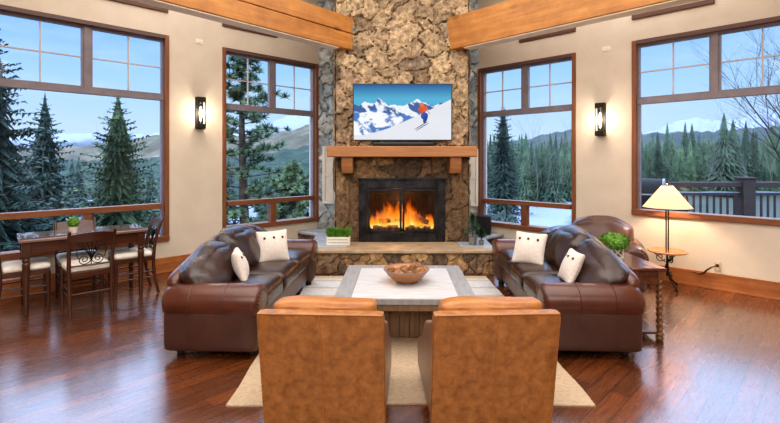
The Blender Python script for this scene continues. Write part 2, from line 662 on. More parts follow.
def stone_sheet(mb, O, U, W, N, w, h, cell, seed, palette, step=.022, depth=.05, hole=None, edge=.03, asp=1.0, phase=(0, 0), joint=.015, mmin=.62):
    """relief of irregular fieldstones on the rectangle O + u U + v W, pushed out along N"""
    rng = np.random.RandomState(seed)
    nu, nv = max(2, int(w / step)), max(2, int(h / step))
    us, vs = np.linspace(0, w, nu + 1), np.linspace(0, h, nv + 1)
    uu, vv = np.meshgrid(us, vs, indexing='ij')
    a, b = uu + phase[0], vv + phase[1]
    wa = a + .10 * np.sin(b * 4.1 + 1.3 * np.sin(a * 3.3)) + .04 * np.sin(b * 9.1 + 1) + .025 * np.sin(b * 23 + a * 7) + .012 * np.sin(a * 41 + b * 33)
    wb = b + .10 * np.sin(a * 3.7 + 1.4 * np.sin(b * 2.9)) + .04 * np.sin(a * 7.7 + 2) + .025 * np.sin(a * 19 + b * 11) + .012 * np.sin(b * 37 - a * 29)
    cx, cy = cell, cell / asp
    G = 64
    jx, jy = rng.rand(G, G), rng.rand(G, G)
    wt = rng.rand(G, G) * .38 * cell
    iu, iv = np.floor(wa / cx).astype(int), np.floor(wb / cy).astype(int)
    f1 = np.full(uu.shape, 9.0); f2 = np.full(uu.shape, 9.0); idm = np.zeros(uu.shape, int)
    for du in (-2, -1, 0, 1, 2):
        for dv in (-2, -1, 0, 1, 2):
            gi, gj = (iu + du) % G, (iv + dv) % G
            px = (iu + du + .12 + .76 * jx[gi, gj]) * cx
            py = (iv + dv + .12 + .76 * jy[gi, gj]) * cy
            d = np.hypot(wa - px, (wb - py) * asp) - wt[gi, gj]
            c = d < f1
            f2 = np.where(c, f1, np.minimum(f2, d))
            idm = np.where(c, gi * G + gj, idm)
            f1 = np.where(c, d, f1)
    gap = f2 - f1
    rnd = rng.rand(G * G); tilt = rng.randn(G * G, 2) * .06
    hgt = smooth01(gap, 0, joint * 1.8) * (.45 + .55 * rnd[idm])
    hgt = hgt * depth + (a - np.round(a / cx) * cx) * tilt[idm, 0] * smooth01(gap, 0, joint)
    hgt += depth * .16 * (np.sin(a * 31 + rnd[idm] * 40) * np.sin(b * 37 + rnd[idm] * 9)) * smooth01(gap, 0, joint)
    dist = np.minimum(np.minimum(uu, w - uu), np.minimum(vv, h - vv))
    if hole:
        dh = np.maximum(np.maximum(hole[0] - uu, uu - hole[1]), np.maximum(hole[2] - vv, vv - hole[3]))
        dist = np.minimum(dist, np.maximum(dh, 0))
    if edge:
        hgt = hgt * (.35 + .65 * smooth01(dist, 0, edge))
    pal = np.array(palette)[:, :3]
    pc = pal[rng.randint(0, len(pal), G * G)] * (.86 + .28 * rng.rand(G * G, 1))
    mort = (mmin + (1 - mmin) * smooth01(gap, joint * .15, joint))
    col = pc[idm] * mort[..., None]
    blot = .82 + .36 * (0.5 + .5 * np.sin(a * 13 + 3 * np.sin(b * 11)) * np.sin(b * 17 + 2 * np.sin(a * 9)))
    col = col * blot[..., None]
    P = np.array(O)[None, None] + uu[..., None] * np.array(U) + vv[..., None] * np.array(W) + hgt[..., None] * np.array(N)
    base = len(mb.v)
    mb.v.extend(map(tuple, P.reshape(-1, 3)))
    idx = np.arange((nu + 1) * (nv + 1)).reshape(nu + 1, nv + 1) + base
    keep = np.ones((nu, nv), bool)
    if hole:
        uc, vc = (us[:-1] + us[1:]) / 2, (vs[:-1] + vs[1:]) / 2
        keep = ~((uc[:, None] > hole[0]) & (uc[:, None] < hole[1]) & (vc[None] > hole[2]) & (vc[None] < hole[3]))
    fl = np.stack([idx[:-1, :-1], idx[1:, :-1], idx[1:, 1:], idx[:-1, 1:]], -1)[keep]
    if np.dot(np.cross(U, W), N) < 0:
        fl = fl[:, ::-1]
    mb.f.extend(map(tuple, fl.tolist()))
    cc = np.concatenate([col.reshape(-1, 3), np.ones((col.size // 3, 1))], 1)
    mb.col = cc if mb.col is None else np.concatenate([mb.col, cc])

TAN = [C(186, 156, 118), C(168, 138, 100), C(200, 170, 128), C(152, 126, 94), C(178, 148, 114), C(140, 118, 92), C(192, 162, 122), C(166, 142, 114)]
_g = lambda c: tuple(.86 * v + .14 * (.3 * c[0] + .55 * c[1] + .15 * c[2]) * 1.05 for v in c[:3])
TAN = [_g(c) for c in TAN]
TANLOW = [C(148, 118, 86), C(130, 104, 78), C(160, 130, 96), C(114, 92, 70), C(140, 112, 84), C(104, 86, 68), C(168, 138, 102)]
GREY_BLUELIT = [C(198, 210, 214), C(176, 188, 194), C(210, 214, 210), C(158, 170, 176), C(190, 194, 190), C(214, 222, 224)]  # grey stone with the windows' bluish light mixed into its tones
HEARTHC = [C(178, 142, 102), C(146, 116, 88), C(204, 168, 122), C(124, 104, 86), C(188, 150, 106), C(160, 132, 104)]

X0, X1, YF, YBK = -0.83, 1.20, 6.90, 8.26
INS = (-0.46, 0.825, 0.37, 1.285)      # insert opening in the breast
fire = empty('stone_fireplace', ((X0 + X1) / 2, YF, 0), 0, 'tall tan fieldstone chimney and raised hearth between the two walls of windows', 'fireplace')
off = V((-(X0 + X1) / 2, -YF, 0))
def shift(mb):
    mb.v = [tuple(V(p) + off) for p in mb.v]
    return mb
mb = MB()
stone_sheet(mb, (X0, YF, 0), (1, 0, 0), (0, 0, 1), (0, -1, 0), X1 - X0, 1.66, .42, 3, TANLOW, depth=.03, joint=.016, mmin=.7,
            hole=(INS[0] - X0 + .03, INS[1] - X0 - .03, INS[2] + .03, INS[3] - .03))
stone_sheet(mb, (X0, YF, 1.66), (1, 0, 0), (0, 0, 1), (0, -1, 0), X1 - X0, 3.24, .33, 5, TAN, depth=.06, asp=1.35)
stone_sheet(mb, (X0, YF, 0), (0, 1, 0), (0, 0, 1), (-1, 0, 0), YBK - YF, 4.9, .36, 8, TAN, step=.04, depth=.05, asp=1.2)
stone_sheet(mb, (X1, YF, 0), (0, 1, 0), (0, 0, 1), (1, 0, 0), YBK - YF, 4.9, .36, 9, TAN, step=.04, depth=.05, asp=1.2)
shift(mb).build('chimney_breast', M_stone, fire, smooth=0)
# firebox lining
M_brick = pm('sooty_firebrick', C(70, 52, 42), C(40, 32, 28), 8, 0.9, 0.4, 20)
mb = MB()
x0, x1, z0, z1, yb = INS[0] + .04, INS[1] - .04, INS[2] + .05, INS[3] - .05, 7.45
xa, xb = x0 + .14, x1 - .14
mb.add([(x0, YF, z0), (x1, YF, z0), (x1, YF, z1), (x0, YF, z1), (xa, yb, z0), (xb, yb, z0), (xb, yb, z1 - .05), (xa, yb, z1 - .05)],
       [(0, 1, 5, 4), (3, 7, 6, 2), (0, 4, 7, 3), (1, 2, 6, 5), (4, 5, 6, 7)])
shift(mb).build('firebox_lining', M_brick, fire, smooth=0)
# hearth
HZ = 0.355
mb = MB()
stone_sheet(mb, (-1.12, 6.26, 0), (1, 0, 0), (0, 0, 1), (0, -1, 0), 2.56, HZ - .042, .22, 21, HEARTHC, step=.016, depth=.035)
stone_sheet(mb, (-1.12, 6.26, 0), (0, 1, 0), (0, 0, 1), (-1, 0, 0), 1.34, HZ - .042, .22, 22, HEARTHC, depth=.035)
stone_sheet(mb, (1.44, 6.26, 0), (0, 1, 0), (0, 0, 1), (1, 0, 0), 1.1, HZ - .042, .22, 23, HEARTHC, depth=.035)
ul = V((-.45, .38, 0)); L1 = ul.length; ul.normalize()
stone_sheet(mb, (-1.17, 7.57, 0), tuple(ul), (0, 0, 1), (-ul.y, ul.x, 0), L1, HZ - .042, .22, 24, HEARTHC, depth=.03)
ur = V((.40, .42, 0)); L2 = ur.length; ur.normalize()
stone_sheet(mb, (1.47, 7.27, 0), tuple(ur), (0, 0, 1), (ur.y, -ur.x, 0), L2, HZ - .042, .22, 25, HEARTHC, depth=.03)
shift(mb).build('hearth_base', M_stone, fire, smooth=0)
FR = lambda a, b, h: (a + off.x, b + off.y, h)
mb = MB()
mb.prism([(-1.16, 6.2), (1.48, 6.2), (1.48, 6.44), (1.02, 6.44), (1.0, 6.86), (-.62, 6.86), (-.62, 6.44), (-1.17, 6.44)], HZ - .045, HZ, FR)
mb.build('hearth_slab', M_sand, fire, bevel=.01, recalc=True)
mb = MB()
mb.prism([(-1.17, 6.445), (-.625, 6.445), (-.625, 6.86), (-.86, 6.86), (-.86, 8.2), (-1.32, 8.2), (-1.63, 7.93), (-1.5, 7.76), (-1.24, 7.58)], HZ - .045, HZ, FR)
tag(mb.build('hearth_slab', M_slate, fire, bevel=.008, recalc=True), 'grey slate part of the hearth top')
mb = MB()
mb.prism([(1.025, 6.445), (1.48, 6.445), (1.52, 7.24), (1.86, 7.52), (1.93, 7.64), (1.6, 7.97), (1.24, 7.97), (1.24, 6.86), (1.005, 6.86)], HZ - .045, HZ, FR)
tag(mb.build('hearth_slab', M_slate, fire, bevel=.008, recalc=True), 'grey slate part of the hearth top')

# grey stone returns beside the breast
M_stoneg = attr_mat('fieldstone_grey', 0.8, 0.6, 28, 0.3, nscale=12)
mb = MB(); stone_sheet(mb, (-1.40, 8.30, 0), (1, 0, 0), (0, 0, 1), (0, -1, 0), .62, 4.9, .2, 31, GREY_BLUELIT, depth=.05, asp=.65)
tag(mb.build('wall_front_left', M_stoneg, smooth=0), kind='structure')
mb = MB(); stone_sheet(mb, (1.15, 8.06, 0), (1, 0, 0), (0, 0, 1), (0, -1, 0), .50, 4.9, .2, 33, GREY_BLUELIT, depth=.05, asp=.65)
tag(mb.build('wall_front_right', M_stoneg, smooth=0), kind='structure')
mb = MB(); mb.box((-1.4, 8.34, 0), (1.62, 8.4, 4.9)); tag(mb.build('wall_front', M_wall), kind='structure')

# white panelled cabinet doors in the returns
def cabinet(x0, x1, y, z0, z1, label):
    root = empty('wall_cabinet', ((x0 + x1) / 2, y, z0), 0, label, 'cabinet')
    hw, h = (x1 - x0) / 2, z1 - z0
    mb = MB()
    for a, b in ((-hw, -hw + .05), (hw - .05, hw), (-.025, .025)):
        mb.box((a, -.05, 0), (b, 0, h))
    for z in (0, h * .48, h - .06):
        for a, b in ((-hw + .05, -.025), (.025, hw - .05)):
            mb.box((a, -.05, z), (b, 0, z + .06))
    mb.build('door_frame', M_white, root, bevel=.004)
    mb = MB()
    for a, b in ((-hw + .05, -.025), (.025, hw - .05)):
        mb.box((a, -.032, .06), (b, -.005, h * .48)); mb.box((a, -.032, h * .48 + .06), (b, -.005, h - .06))
    mb.build('door_panel', M_white, root, bevel=.006)
cabinet(-1.235, -.885, 8.25, .80, 1.85, 'white panelled cabinet in the grey stone, by the grass planter')
cabinet(1.24, 1.56, 8.0, .78, 1.79, 'white panelled cabinet in the grey stone above the black speaker')

# ------------------------------------------------------------------ mantel
mt = empty('mantel', (0.177, 6.9, 1.40), 0, 'chunky brown wooden mantel shelf on two corbels below the television', 'mantel')
mb = MB(); mb.box((-1.105, -.30, .245), (1.105, -.03, .405)); mb.build('shelf', M_mantel, mt, bevel=.012)
for x in (-.815, .80):
    mb = MB()
    pr = [(-.03, .0), (-.16, .0), (-.20, .06), (-.24, .16), (-.24, .245), (-.03, .245)]
    mb.prism(pr, x - .085, x + .085, lambda a, b, h: (h, a, b))
    mb.build('corbel', M_mantel, mt, bevel=.008, recalc=True)

# ------------------------------------------------------------------ fireplace insert
ins = empty('fireplace_insert', (0.183, 6.86, HZ), 0, 'dark steel fireplace insert with double glass doors around the fire', 'fireplace insert')
hw, h = .655, .94
mb = MB()
mb.box((-hw, -.03, .003), (-hw + .125, .06, h)); mb.box((hw - .125, -.03, .003), (hw, .06, h))
mb.box((-hw + .125, -.03, .003), (hw - .125, .06, .15)); mb.box((-hw + .125, -.03, h - .13), (hw - .125, .06, h))
mb.box((-hw - .02, -.045, h), (hw + .02, .04, h + .03))
mb.build('surround', M_steel, ins, bevel=.006)
M_fglass = glass_mat('fire_door_glass', (0.96, 0.93, 0.9, 1), 0.02)
for s in (-1, 1):
    a, b = sorted((s * .006, s * .525))
    mb = MB()
    t = .03
    mb.box((a, -.05, .155), (a + t, -.032, h - .135)); mb.box((b - t, -.05, .155), (b, -.032, h - .135))
    mb.box((a + t, -.05, .155), (b - t, -.032, .155 + t)); mb.box((a + t, -.05, h - .135 - t), (b - t, -.032, h - .135))
    d = mb.build('door', M_steel, ins, bevel=.003)
    mb = MB(); mb.box((a + t, -.043, .155 + t), (b - t, -.039, h - .135 - t)); mb.build('glass', M_fglass, d, smooth=0)
    mb = MB(); mb.tube([(s * .03, -.05, .42), (s * .03, -.075, .43), (s * .03, -.075, .55), (s * .03, -.05, .56)], .006); mb.build('handle', M_iron, d)

# grate and logs
gr = empty('fire_grate', (0.18, 7.14, .42), 0, 'black iron grate under the burning logs', 'grate')
mb = MB()
for i in range(9):
    x = -.36 + i * .09
    mb.tube([(x, -.14, .13), (x, -.14, .07), (x, -.1, .06), (x, .12, .06), (x, .16, .12)], .008, 6)
mb.build('bar', M_iron, gr)
mb = MB(); mb.tube([(-.4, -.08, .048), (.4, -.08, .048)], .009, 6); mb.tube([(-.4, .1, .048), (.4, .1, .048)], .009, 6)
mb.build('crossbar', M_iron, gr)
for x in (-.36, .36):
    for y in (-.08, .1):
        mb = MB(); mb.cbox((x, y, .021), (.02, .02, .042)); mb.build('leg', M_iron, gr)
M_log = pm('charred_bark', C(80, 64, 54), C(140, 110, 84), 9, 0.9, 0.8, 18)
M_logend = pm('charred_end', C(110, 70, 40), C(70, 44, 28), 14, 0.9)
def log(p0, p1, r, label):
    p0, p1 = V(p0), V(p1)
    root = empty('log', p0, 0, label, 'log', 'logs burning in the fireplace')
    mb = MB()
    n = 9
    pts = [(p1 - p0) * (i / n) + V((0, noise.noise(V((i * .7, r * 90, 1))) * .012, noise.noise(V((i * .9, r * 70, 5))) * .012)) for i in range(n + 1)]
    mb.tube(pts, [r * (1 + .14 * noise.noise(V((i * 1.3, r * 50, 9)))) for i in range(n + 1)], 12)
    mb.build('bark', M_log, root)
    dr = (p1 - p0).normalized()
    for q, s in ((pts[0], -1), (pts[-1], 1)):
        mb = MB()
        mb.tube([q, q + dr * s * .006], [r * .85, r * .8], 12)
        mb.build('cut_end', M_logend, root)
log((-.26, 7.06, .53), (.12, 7.10, .53), .045, 'charred log at the front of the grate on the left half')
log((.24, 7.06, .53), (.62, 7.09, .53), .048, 'charred log at the front of the grate on the right half')
log((-.20, 7.20, .54), (.56, 7.19, .54), .05, 'long charred log lying along the back of the grate')
log((-.16, 7.10, .63), (.22, 7.18, .66), .042, 'charred log laid crosswise on top, left of the door bar')
log((.60, 7.06, .62), (.28, 7.20, .70), .042, 'charred log leaning up on top, right of the door bar')

# flames: teardrop tongues, hot at the root
def flame_mat():
    m = bpy.data.materials.new('flame')
    m.use_nodes = True
    nt = m.node_tree
    nt.nodes.clear()
    out = nt.nodes.new('ShaderNodeOutputMaterial')
    a = nt.nodes.new('ShaderNodeAttribute'); a.attribute_name = 'Col'
    n = noise_node(nt, coords(nt, (1, 1, .5)), 16, 4, .65, 1.0)
    sep = nt.nodes.new('ShaderNodeSeparateColor'); nt.links.new(a.outputs[0], sep.inputs[0])
    ad = nt.nodes.new('ShaderNodeMath'); ad.operation = 'MULTIPLY_ADD'
    ad.inputs[1].default_value = 0.6
    nt.links.new(n, ad.inputs[0]); nt.links.new(sep.outputs[0], ad.inputs[2])
    r = ramp(nt, ad.outputs[0], [(0.25, C(255, 238, 170)), (0.5, C(255, 178, 50)), (0.85, C(246, 104, 16)), (1.1 if False else 1.0, C(190, 52, 6))])
    e = nt.nodes.new('ShaderNodeEmission'); nt.links.new(r.outputs[0], e.inputs[0]); e.inputs[1].default_value = 1.25
    t = nt.nodes.new('ShaderNodeBsdfTransparent')
    r2 = ramp(nt, ad.outputs[0], [(0.35, (.72, .72, .72, 1)), (0.95, (0.0, 0.0, 0.0, 1))])
    lw = nt.nodes.new('ShaderNodeLayerWeight'); lw.inputs[0].default_value = .5
    inv = nt.nodes.new('ShaderNodeMath'); inv.operation = 'SUBTRACT'; inv.inputs[0].default_value = 1
    nt.links.new(lw.outputs['Facing'], inv.inputs[1])
    mul = nt.nodes.new('ShaderNodeMath'); mul.operation = 'MULTIPLY'
    nt.links.new(r2.outputs[0], mul.inputs[0]); nt.links.new(inv.outputs[0], mul.inputs[1])
    mx = nt.nodes.new('ShaderNodeMixShader')
    nt.links.new(mul.outputs[0], mx.inputs[0]); nt.links.new(t.outputs[0], mx.inputs[1]); nt.links.new(e.outputs[0], mx.inputs[2])
    nt.links.new(mx.outputs[0], out.inputs[0])
    return m
mb = MB(); cols = []
rf = random.Random(5)
tongues = []
for i in range(70):
    u = rf.random()
    x = -.28 + .94 * u
    peak = .36 + .30 * math.exp(-((x - .02) / .18) ** 2) + .32 * math.exp(-((x - .27) / .12) ** 2)
    tongues.append((x, 7.08 + .16 * rf.random(), .50 + .06 * rf.random(), peak * (.55 + .5 * rf.random()), .035 + .035 * rf.random()))
for (x, y, z, hh, rr) in tongues:
    st = len(mb.v)
    pts, rad = [], []
    ph = rf.random() * 6
    for k in range(11):
        t = k / 10
        pts.append((x + .05 * t * math.sin(ph + t * 4.5), y + .02 * t * math.cos(ph + t * 4), z + hh * t))
        rad.append(max(.002, rr * (1 - t) ** .8 * (.55 + 1.2 * math.sin(PI * min(1, t * 1.25 + .1)) * .6)))
    mb.tube(pts, rad, 8)
    for k in range(11):
        cols += [(k / 10, 0, 0, 1)] * 8
mb.col = cols
tag(mb.build('flames', flame_mat()), 'orange flames rising from the logs behind the glass doors', 'fire', kind='stuff')
light('fire_glow', 'POINT', (0.1, 7.12, .82), 13, (1, .5, .18), .12)
# ------------------------------------------------------------------ television and soundbar
def tv_screen():
    W, H, nu, nv = 1.47, .83, 300, 170
    u, v = np.meshgrid(np.linspace(0, 1, nu + 1), np.linspace(0, 1, nv + 1), indexing='ij')
    rng = np.random.RandomState(4)
    def n1(x, f, s):
        g = np.random.RandomState(s).rand(512)
        i = np.floor(x * f).astype(int); t = x * f - i; t = t * t * (3 - 2 * t)
        return g[i % 512] * (1 - t) + g[(i + 1) % 512] * t
    def n2(x, y, f, s):
        g = np.random.RandomState(s).rand(64, 64)
        i, j = np.floor(x * f).astype(int), np.floor(y * f).astype(int)
        a, b = x * f - i, y * f - j
        a, b = a * a * (3 - 2 * a), b * b * (3 - 2 * b)
        G = lambda p, q: g[p % 64, q % 64]
        return (G(i, j) * (1 - a) + G(i + 1, j) * a) * (1 - b) + (G(i, j + 1) * (1 - a) + G(i + 1, j + 1) * a) * b
    fb = lambda f, s: sum(n2(u, v, f * 2 ** k, s + k) / 2 ** k for k in range(4)) / 1.875
    col = np.zeros(u.shape + (3,))
    def put(mask, c):
        col[mask] = np.array(c)[:3] if np.ndim(c) == 1 or isinstance(c, tuple) else c[mask]
    t = np.clip((v - .74) / .26, 0, 1)[..., None]
    col[:] = np.array(C(84, 178, 214)[:3]) * (1 - t) + np.array(C(0, 92, 156)[:3]) * t
    ridge = .63 + .13 * np.abs(n1(u, 7, 1) - .3) + .09 * n1(u, 17, 2) + .03 * n1(u, 45, 3)
    ridge += .10 * np.exp(-((u - .26) / .05) ** 2) + .07 * np.exp(-((u - .66) / .07) ** 2) - .06
    m = v < ridge
    su, sv = u * 1.0 + v * .35, v * .55
    tex = sum(n2(su, sv + .3 * np.abs(su - .5), 15 * 2 ** k, 11 + k) / 2 ** k for k in range(4)) / 1.875
    snow, rock = np.array(C(236, 242, 252)[:3]), np.array(C(52, 92, 150)[:3])
    k = smooth01(tex + .12 * (ridge - v) * -1, .42, .56)[..., None]
    deep = np.array(C(70, 110, 170)[:3])
    col[m] = (snow * k + (rock * .6 + deep * .4) * (1 - k))[m]
    m2 = v < .50 + .05 * n1(u, 9, 6) - .18 * np.abs(u - .2)
    k2 = smooth01(.55 * fb(11, 31) + .45 * tex, .41, .53)[..., None]
    col[m2] = (np.array(C(245, 248, 253)[:3]) * k2 + np.array(C(76, 128, 196)[:3]) * (1 - k2))[m2]
    slope = .06 + .66 * np.clip((u - .08) / .92, 0, 1) ** 1.25 + .02 * n1(u, 14, 8)
    m3 = v < slope
    sh = .93 + .07 * fb(6, 51)[..., None]
    col[m3] = (np.array(C(232, 234, 242)[:3]) * sh)[m3]
    def blob(cx, cy, rx, ry, ang, c):
        x, y = (u - cx) * W, (v - cy) * H
        ca, sa = math.cos(ang), math.sin(ang)
        a, b = (x * ca + y * sa) / rx, (-x * sa + y * ca) / ry
        col[a * a + b * b < 1] = np.array(c)[:3]
    blob(.725, .43, .055, .055, .4, C(40, 84, 170))
    blob(.735, .38, .03, .07, -.3, C(28, 66, 150))
    blob(.71, .56, .07, .05, .2, C(226, 92, 40))
    blob(.69, .53, .02, .055, .4, C(216, 80, 36))
    blob(.70, .635, .028, .03, 0, C(238, 120, 60))
    blob(.69, .255, .12, .006, .55, C(60, 70, 110))
    blob(.705, .235, .12, .006, .55, C(60, 70, 110))
    blob(.765, .50, .05, .004, -.9, C(50, 60, 90))
    mb = MB()
    P = np.stack([(u - .5) * W, np.zeros_like(u), (v - .5) * H], -1).reshape(-1, 3)
    mb.v = list(map(tuple, P.tolist()))
    idx = np.arange((nu + 1) * (nv + 1)).reshape(nu + 1, nv + 1)
    mb.f = list(map(tuple, np.stack([idx[:-1, :-1], idx[1:, :-1], idx[1:, 1:], idx[:-1, 1:]], -1).reshape(-1, 4).tolist()))
    mb.col = np.concatenate([col.reshape(-1, 3), np.ones((col.size // 3, 1))], 1)
    return mb
tvr = empty('television', (.188, 6.79, 2.322), 0, 'wall-mounted flat television showing a skier and snowy mountains', 'television')
M_screen, nt, b, out = new_mat('screen_picture')
a = nt.nodes.new('ShaderNodeAttribute'); a.attribute_name = 'Col'
nt.links.new(a.outputs[0], b.inputs['Emission Color'])
b.inputs['Base Color'].default_value = (.01, .01, .01, 1)
b.inputs['Emission Strength'].default_value = .84
b.inputs['Roughness'].default_value = .4
b.inputs['Specular IOR Level'].default_value = .15
o = tv_screen().build('screen', M_screen, tvr, smooth=0); o.location.y = -.003
mb = MB()
mb.box((-.748, -.008, -.428), (-.735, .03, .428)); mb.box((.735, -.008, -.428), (.748, .03, .428))
mb.box((-.735, -.008, .415), (.735, .03, .428)); mb.box((-.735, -.008, -.428), (.735, .03, -.415))
mb.box((-.735, .0, -.415), (.735, .03, .415)); mb.box((-.5, .03, -.3), (.5, .055, .3))
mb.build('bezel', M_black, tvr)
sb = empty('soundbar', (.2, 6.76, 1.806), 0, 'slim black soundbar on the mantel under the television', 'soundbar')
mb = MB(); mb.soft((0, 0, .035), (.92, .09, .062), .02, 8); mb.build('body', M_black, sb)
for x in (-.36, .36):
    mb = MB(); mb.cbox((x, 0, .0025), (.08, .06, .005)); mb.build('foot', M_black, sb)

# ------------------------------------------------------------------ leather sofas
def leather(name, c1, c2, rough, bump=.16, scale=5, coat=.25):
    m, nt, b, out = new_mat(name)
    vec = coords(nt)
    n = noise_node(nt, vec, scale, 6, .65, .3)
    r = ramp(nt, n, [(.3, c1), (.7, c2)])
    nt.links.new(r.outputs[0], b.inputs['Base Color'])
    b.inputs['Roughness'].default_value = rough
    b.inputs['Coat Weight'].default_value = coat
    b.inputs['Coat Roughness'].default_value = .28
    v = nt.nodes.new('ShaderNodeTexVoronoi'); v.inputs['Scale'].default_value = 160
    nt.links.new(vec, v.inputs['Vector'])
    n2 = noise_node(nt, vec, 7, 3, .5, 1.2)
    ad = nt.nodes.new('ShaderNodeMath'); ad.operation = 'MULTIPLY_ADD'; ad.inputs[1].default_value = 5
    nt.links.new(n2, ad.inputs[0]); nt.links.new(v.outputs['Distance'], ad.inputs[2])
    bump_node(nt, b, ad.outputs[0], bump, .006)
    return m
M_leath = leather('leather_dark_brown', C(36, 21, 17), C(58, 34, 27), .22, .25, 5, .3)
M_leath_arm = leather('leather_brown', C(76, 38, 25), C(96, 51, 34), .28, .1, 5, .3)
M_leath_panel = leather('leather_panel', C(66, 38, 30), C(80, 48, 38), .38, .08)
M_nail = pm('nailhead_brass', C(150, 130, 100), C(120, 100, 74), 30, .3, metal=.9)
M_bun = pm('bun_foot_black', C(24, 18, 16), C(36, 26, 22), 20, .4)

def wrinkle(w, amt, f, s):
    d = noise.noise(V((w.x * f + s, w.y * f, w.z * f))) * amt
    return w + V((0, d, d))

def make_sofa(name, L, nseat, label, cat, camel=.21, low=.655, group=None, cush=None):
    cush = cush or M_leath
    root = empty(name, (0, 0, 0), 0, label, cat, group)
    hl = L / 2
    top = lambda x: low + camel * max(0, math.cos(PI / 2 * min(1, abs(x) / (hl - .08)))) ** 1.15
    mb = MB(); mb.soft((0, .02, .195), (L - .44, .74, .24), .04, 8); mb.build('base', M_leath_panel, root)
    # back frame following the camel curve
    def ffn(w, p):
        t = (w.z - .12) / .58
        w.z = .12 + t * (top(w.x) - .14)
        w.y += .10 * t
        return w
    mb = MB(); mb.soft((0, .27, .41), (L - .20, .13, .58), .06, 14, fn=ffn); mb.build('back_frame', M_leath_arm, root)
    sw = (L - .50) / nseat
    for i in range(nseat):
        x = -(L - .50) / 2 + sw * (i + .5)
        mb = MB()
        mb.soft((x, -.10, .385), (sw - .006, .60, .19), .065, 12, (0.0, .0, .035), fn=lambda w, p: wrinkle(w, .008, 5, x))
        tag(mb.build('seat_cushion', M_leath, root))
    bw = (L - .24) / nseat
    for i in range(nseat):
        x = -(L - .24) / 2 + bw * (i + .5)
        def bfn(w, p, x=x):
            t = (w.z - .44) / .40
            tt = top(w.x) - .44
            w.z = .44 + t * tt + .012 * (1 - p[0] ** 2) * max(0, p[2])
            w.y += .14 * t
            # arm clearance at the outer ends
            w = wrinkle(w, .03, 5.5, x * 3)
            f_ = noise.noise(V((w.x * 14 + x, w.z * 5, 2)))
            return w + V((0, .010 * f_, 0))
        mb = MB()
        mb.soft((x, .115, .64), (bw - .004, .22, .40), .085, 18, (0.0, .075, .02), fn=bfn)
        mb.build('back_cushion', cush, root)
    for s in (-1, 1):
        arm = None
        cx = s * (hl - .14)
        ys = [-.425, -.42, -.405, -.37, -.2, 0, .2, .34, .385, .405, .41]
        rs = [.08, .115, .133, .138, .140, .139, .140, .138, .128, .10, .05]
        mb = MB()
        mb.tube([(cx, y, .445) for y in ys], rs, 26)
        arm = mb.build('arm', M_leath_arm, root, smooth=60)
        def afn(w, p):
            t = (w.z - .06) / .34
            w.x += s * .02 * (1 - t) * 0
            return w
        mb = MB(); mb.soft((s * (hl - .135), -.005, .235), (.215, .79, .35), .035, 10, (.012, .01, 0)); mb.build('side_panel', M_leath_panel, arm)
        for y in (-.13, .16):
            mb = MB()
            pts = [(cx + s * math.cos(a) * .141, y, .445 + math.sin(a) * .141) for a in [(-PI / 2) + PI * k / 16 for k in range(20)]]
            mb.tube(pts, .0035, 5)
            mb.build('seam', M_leath_panel, arm)
            mb = MB()
            mb.tube([(s * (hl - .027), y + .02, .40), (s * (hl - .018), y + .02, .25), (s * (hl - .024), y + .02, .10)], .003, 5)
            mb.build('seam', M_leath_panel, arm)
        mb = MB()
        for k in range(22):
            a = -PI * .62 + k * (PI * 2 - .5) / 21 - .3
            mb.sphere((cx + math.cos(a) * .105, -.424, .445 + math.sin(a) * .105), .008, 6, 4)
        mb.build('nailhead_trim', M_nail, arm)
        for q in (-1, 1):
            mb = MB()
            for k in range(10):
                mb.sphere((s * (hl - .135) + q * .085, -.412, .10 + k * .024), .007, 6, 4)
            mb.build('nailhead_trim', M_nail, arm)
        for y in (-.33, .30):
            mb = MB(); mb.lathe([(.026, 0), (.038, .010), (.04, .03), (.034, .05), (.034, .08)], (s * (hl - .16), y, 0), 14)
            mb.build('foot', M_bun, root)
    return root
sofa_r = make_sofa('leather_sofa', 2.26, 3, 'dark brown leather sofa in front of the console table with the twisted leg', 'sofa', group='pair of leather sofas')
sofa_l = dup(sofa_r, (-1.40, 4.74, 0), PI / 2 - .045, 'dark brown leather sofa standing nearest the dining table')
sofa_r.location = (1.695, 4.74, 0); sofa_r.rotation_euler.z = -PI / 2 - .045
ach = make_sofa('leather_armchair', .98, 1, 'brown leather armchair in the corner beside the floor lamp, behind the sofa', 'armchair', camel=.08, low=.745, cush=leather('leather_armchair_brown', C(62, 34, 22), C(88, 50, 33), .36, .2, 5, .12))
ach.location = (2.70, 5.74, 0); ach.rotation_euler.z = math.radians(-24)

for q in (sofa_l, sofa_r):
    q.scale = (1.045, .955, 1.0)
# ------------------------------------------------------------------ pillows
M_linen = pm('cream_linen', C(222, 210, 200), C(208, 195, 184), 40, .9, .15, 220, sheen=.2)
M_button = pm('wood_button', C(84, 58, 42), C(60, 42, 32), 20, .5)
def pillow(size, thick, label):
    root = empty('throw_pillow', (0, 0, 0), 0, label, 'pillow', 'cream throw pillows')
    def pf(w, p):
        k = 1 - .10 * (abs(p[0]) * (1 - abs(p[2])) ** .7) * 1.0
        q = V(w)
        q.x *= 1 - .07 * (1 - p[2] ** 2) * abs(p[0]) ** 3
        q.z *= 1 - .07 * (1 - p[0] ** 2) * abs(p[2]) ** 3
        return q
    mb = MB(); mb.soft((0, 0, 0), (size, .05, size), .024, 14, (0, thick / 2, 0), fn=pf); mb.build('cover', M_linen, root)
    for x in (-.28, 0, .28):
        mb = MB(); mb.sphere((x * size, -(.025 + thick / 2 * (1 - (x * 2) ** 2) * (1 - .5 ** 2)) - .002, size * .25), .014, 10, 6); mb.build('button', M_button, root)
    return root
def put_pillow(o, loc, rz, tilt):
    o.location = loc
    o.rotation_euler = (tilt, 0, rz)
R = math.radians
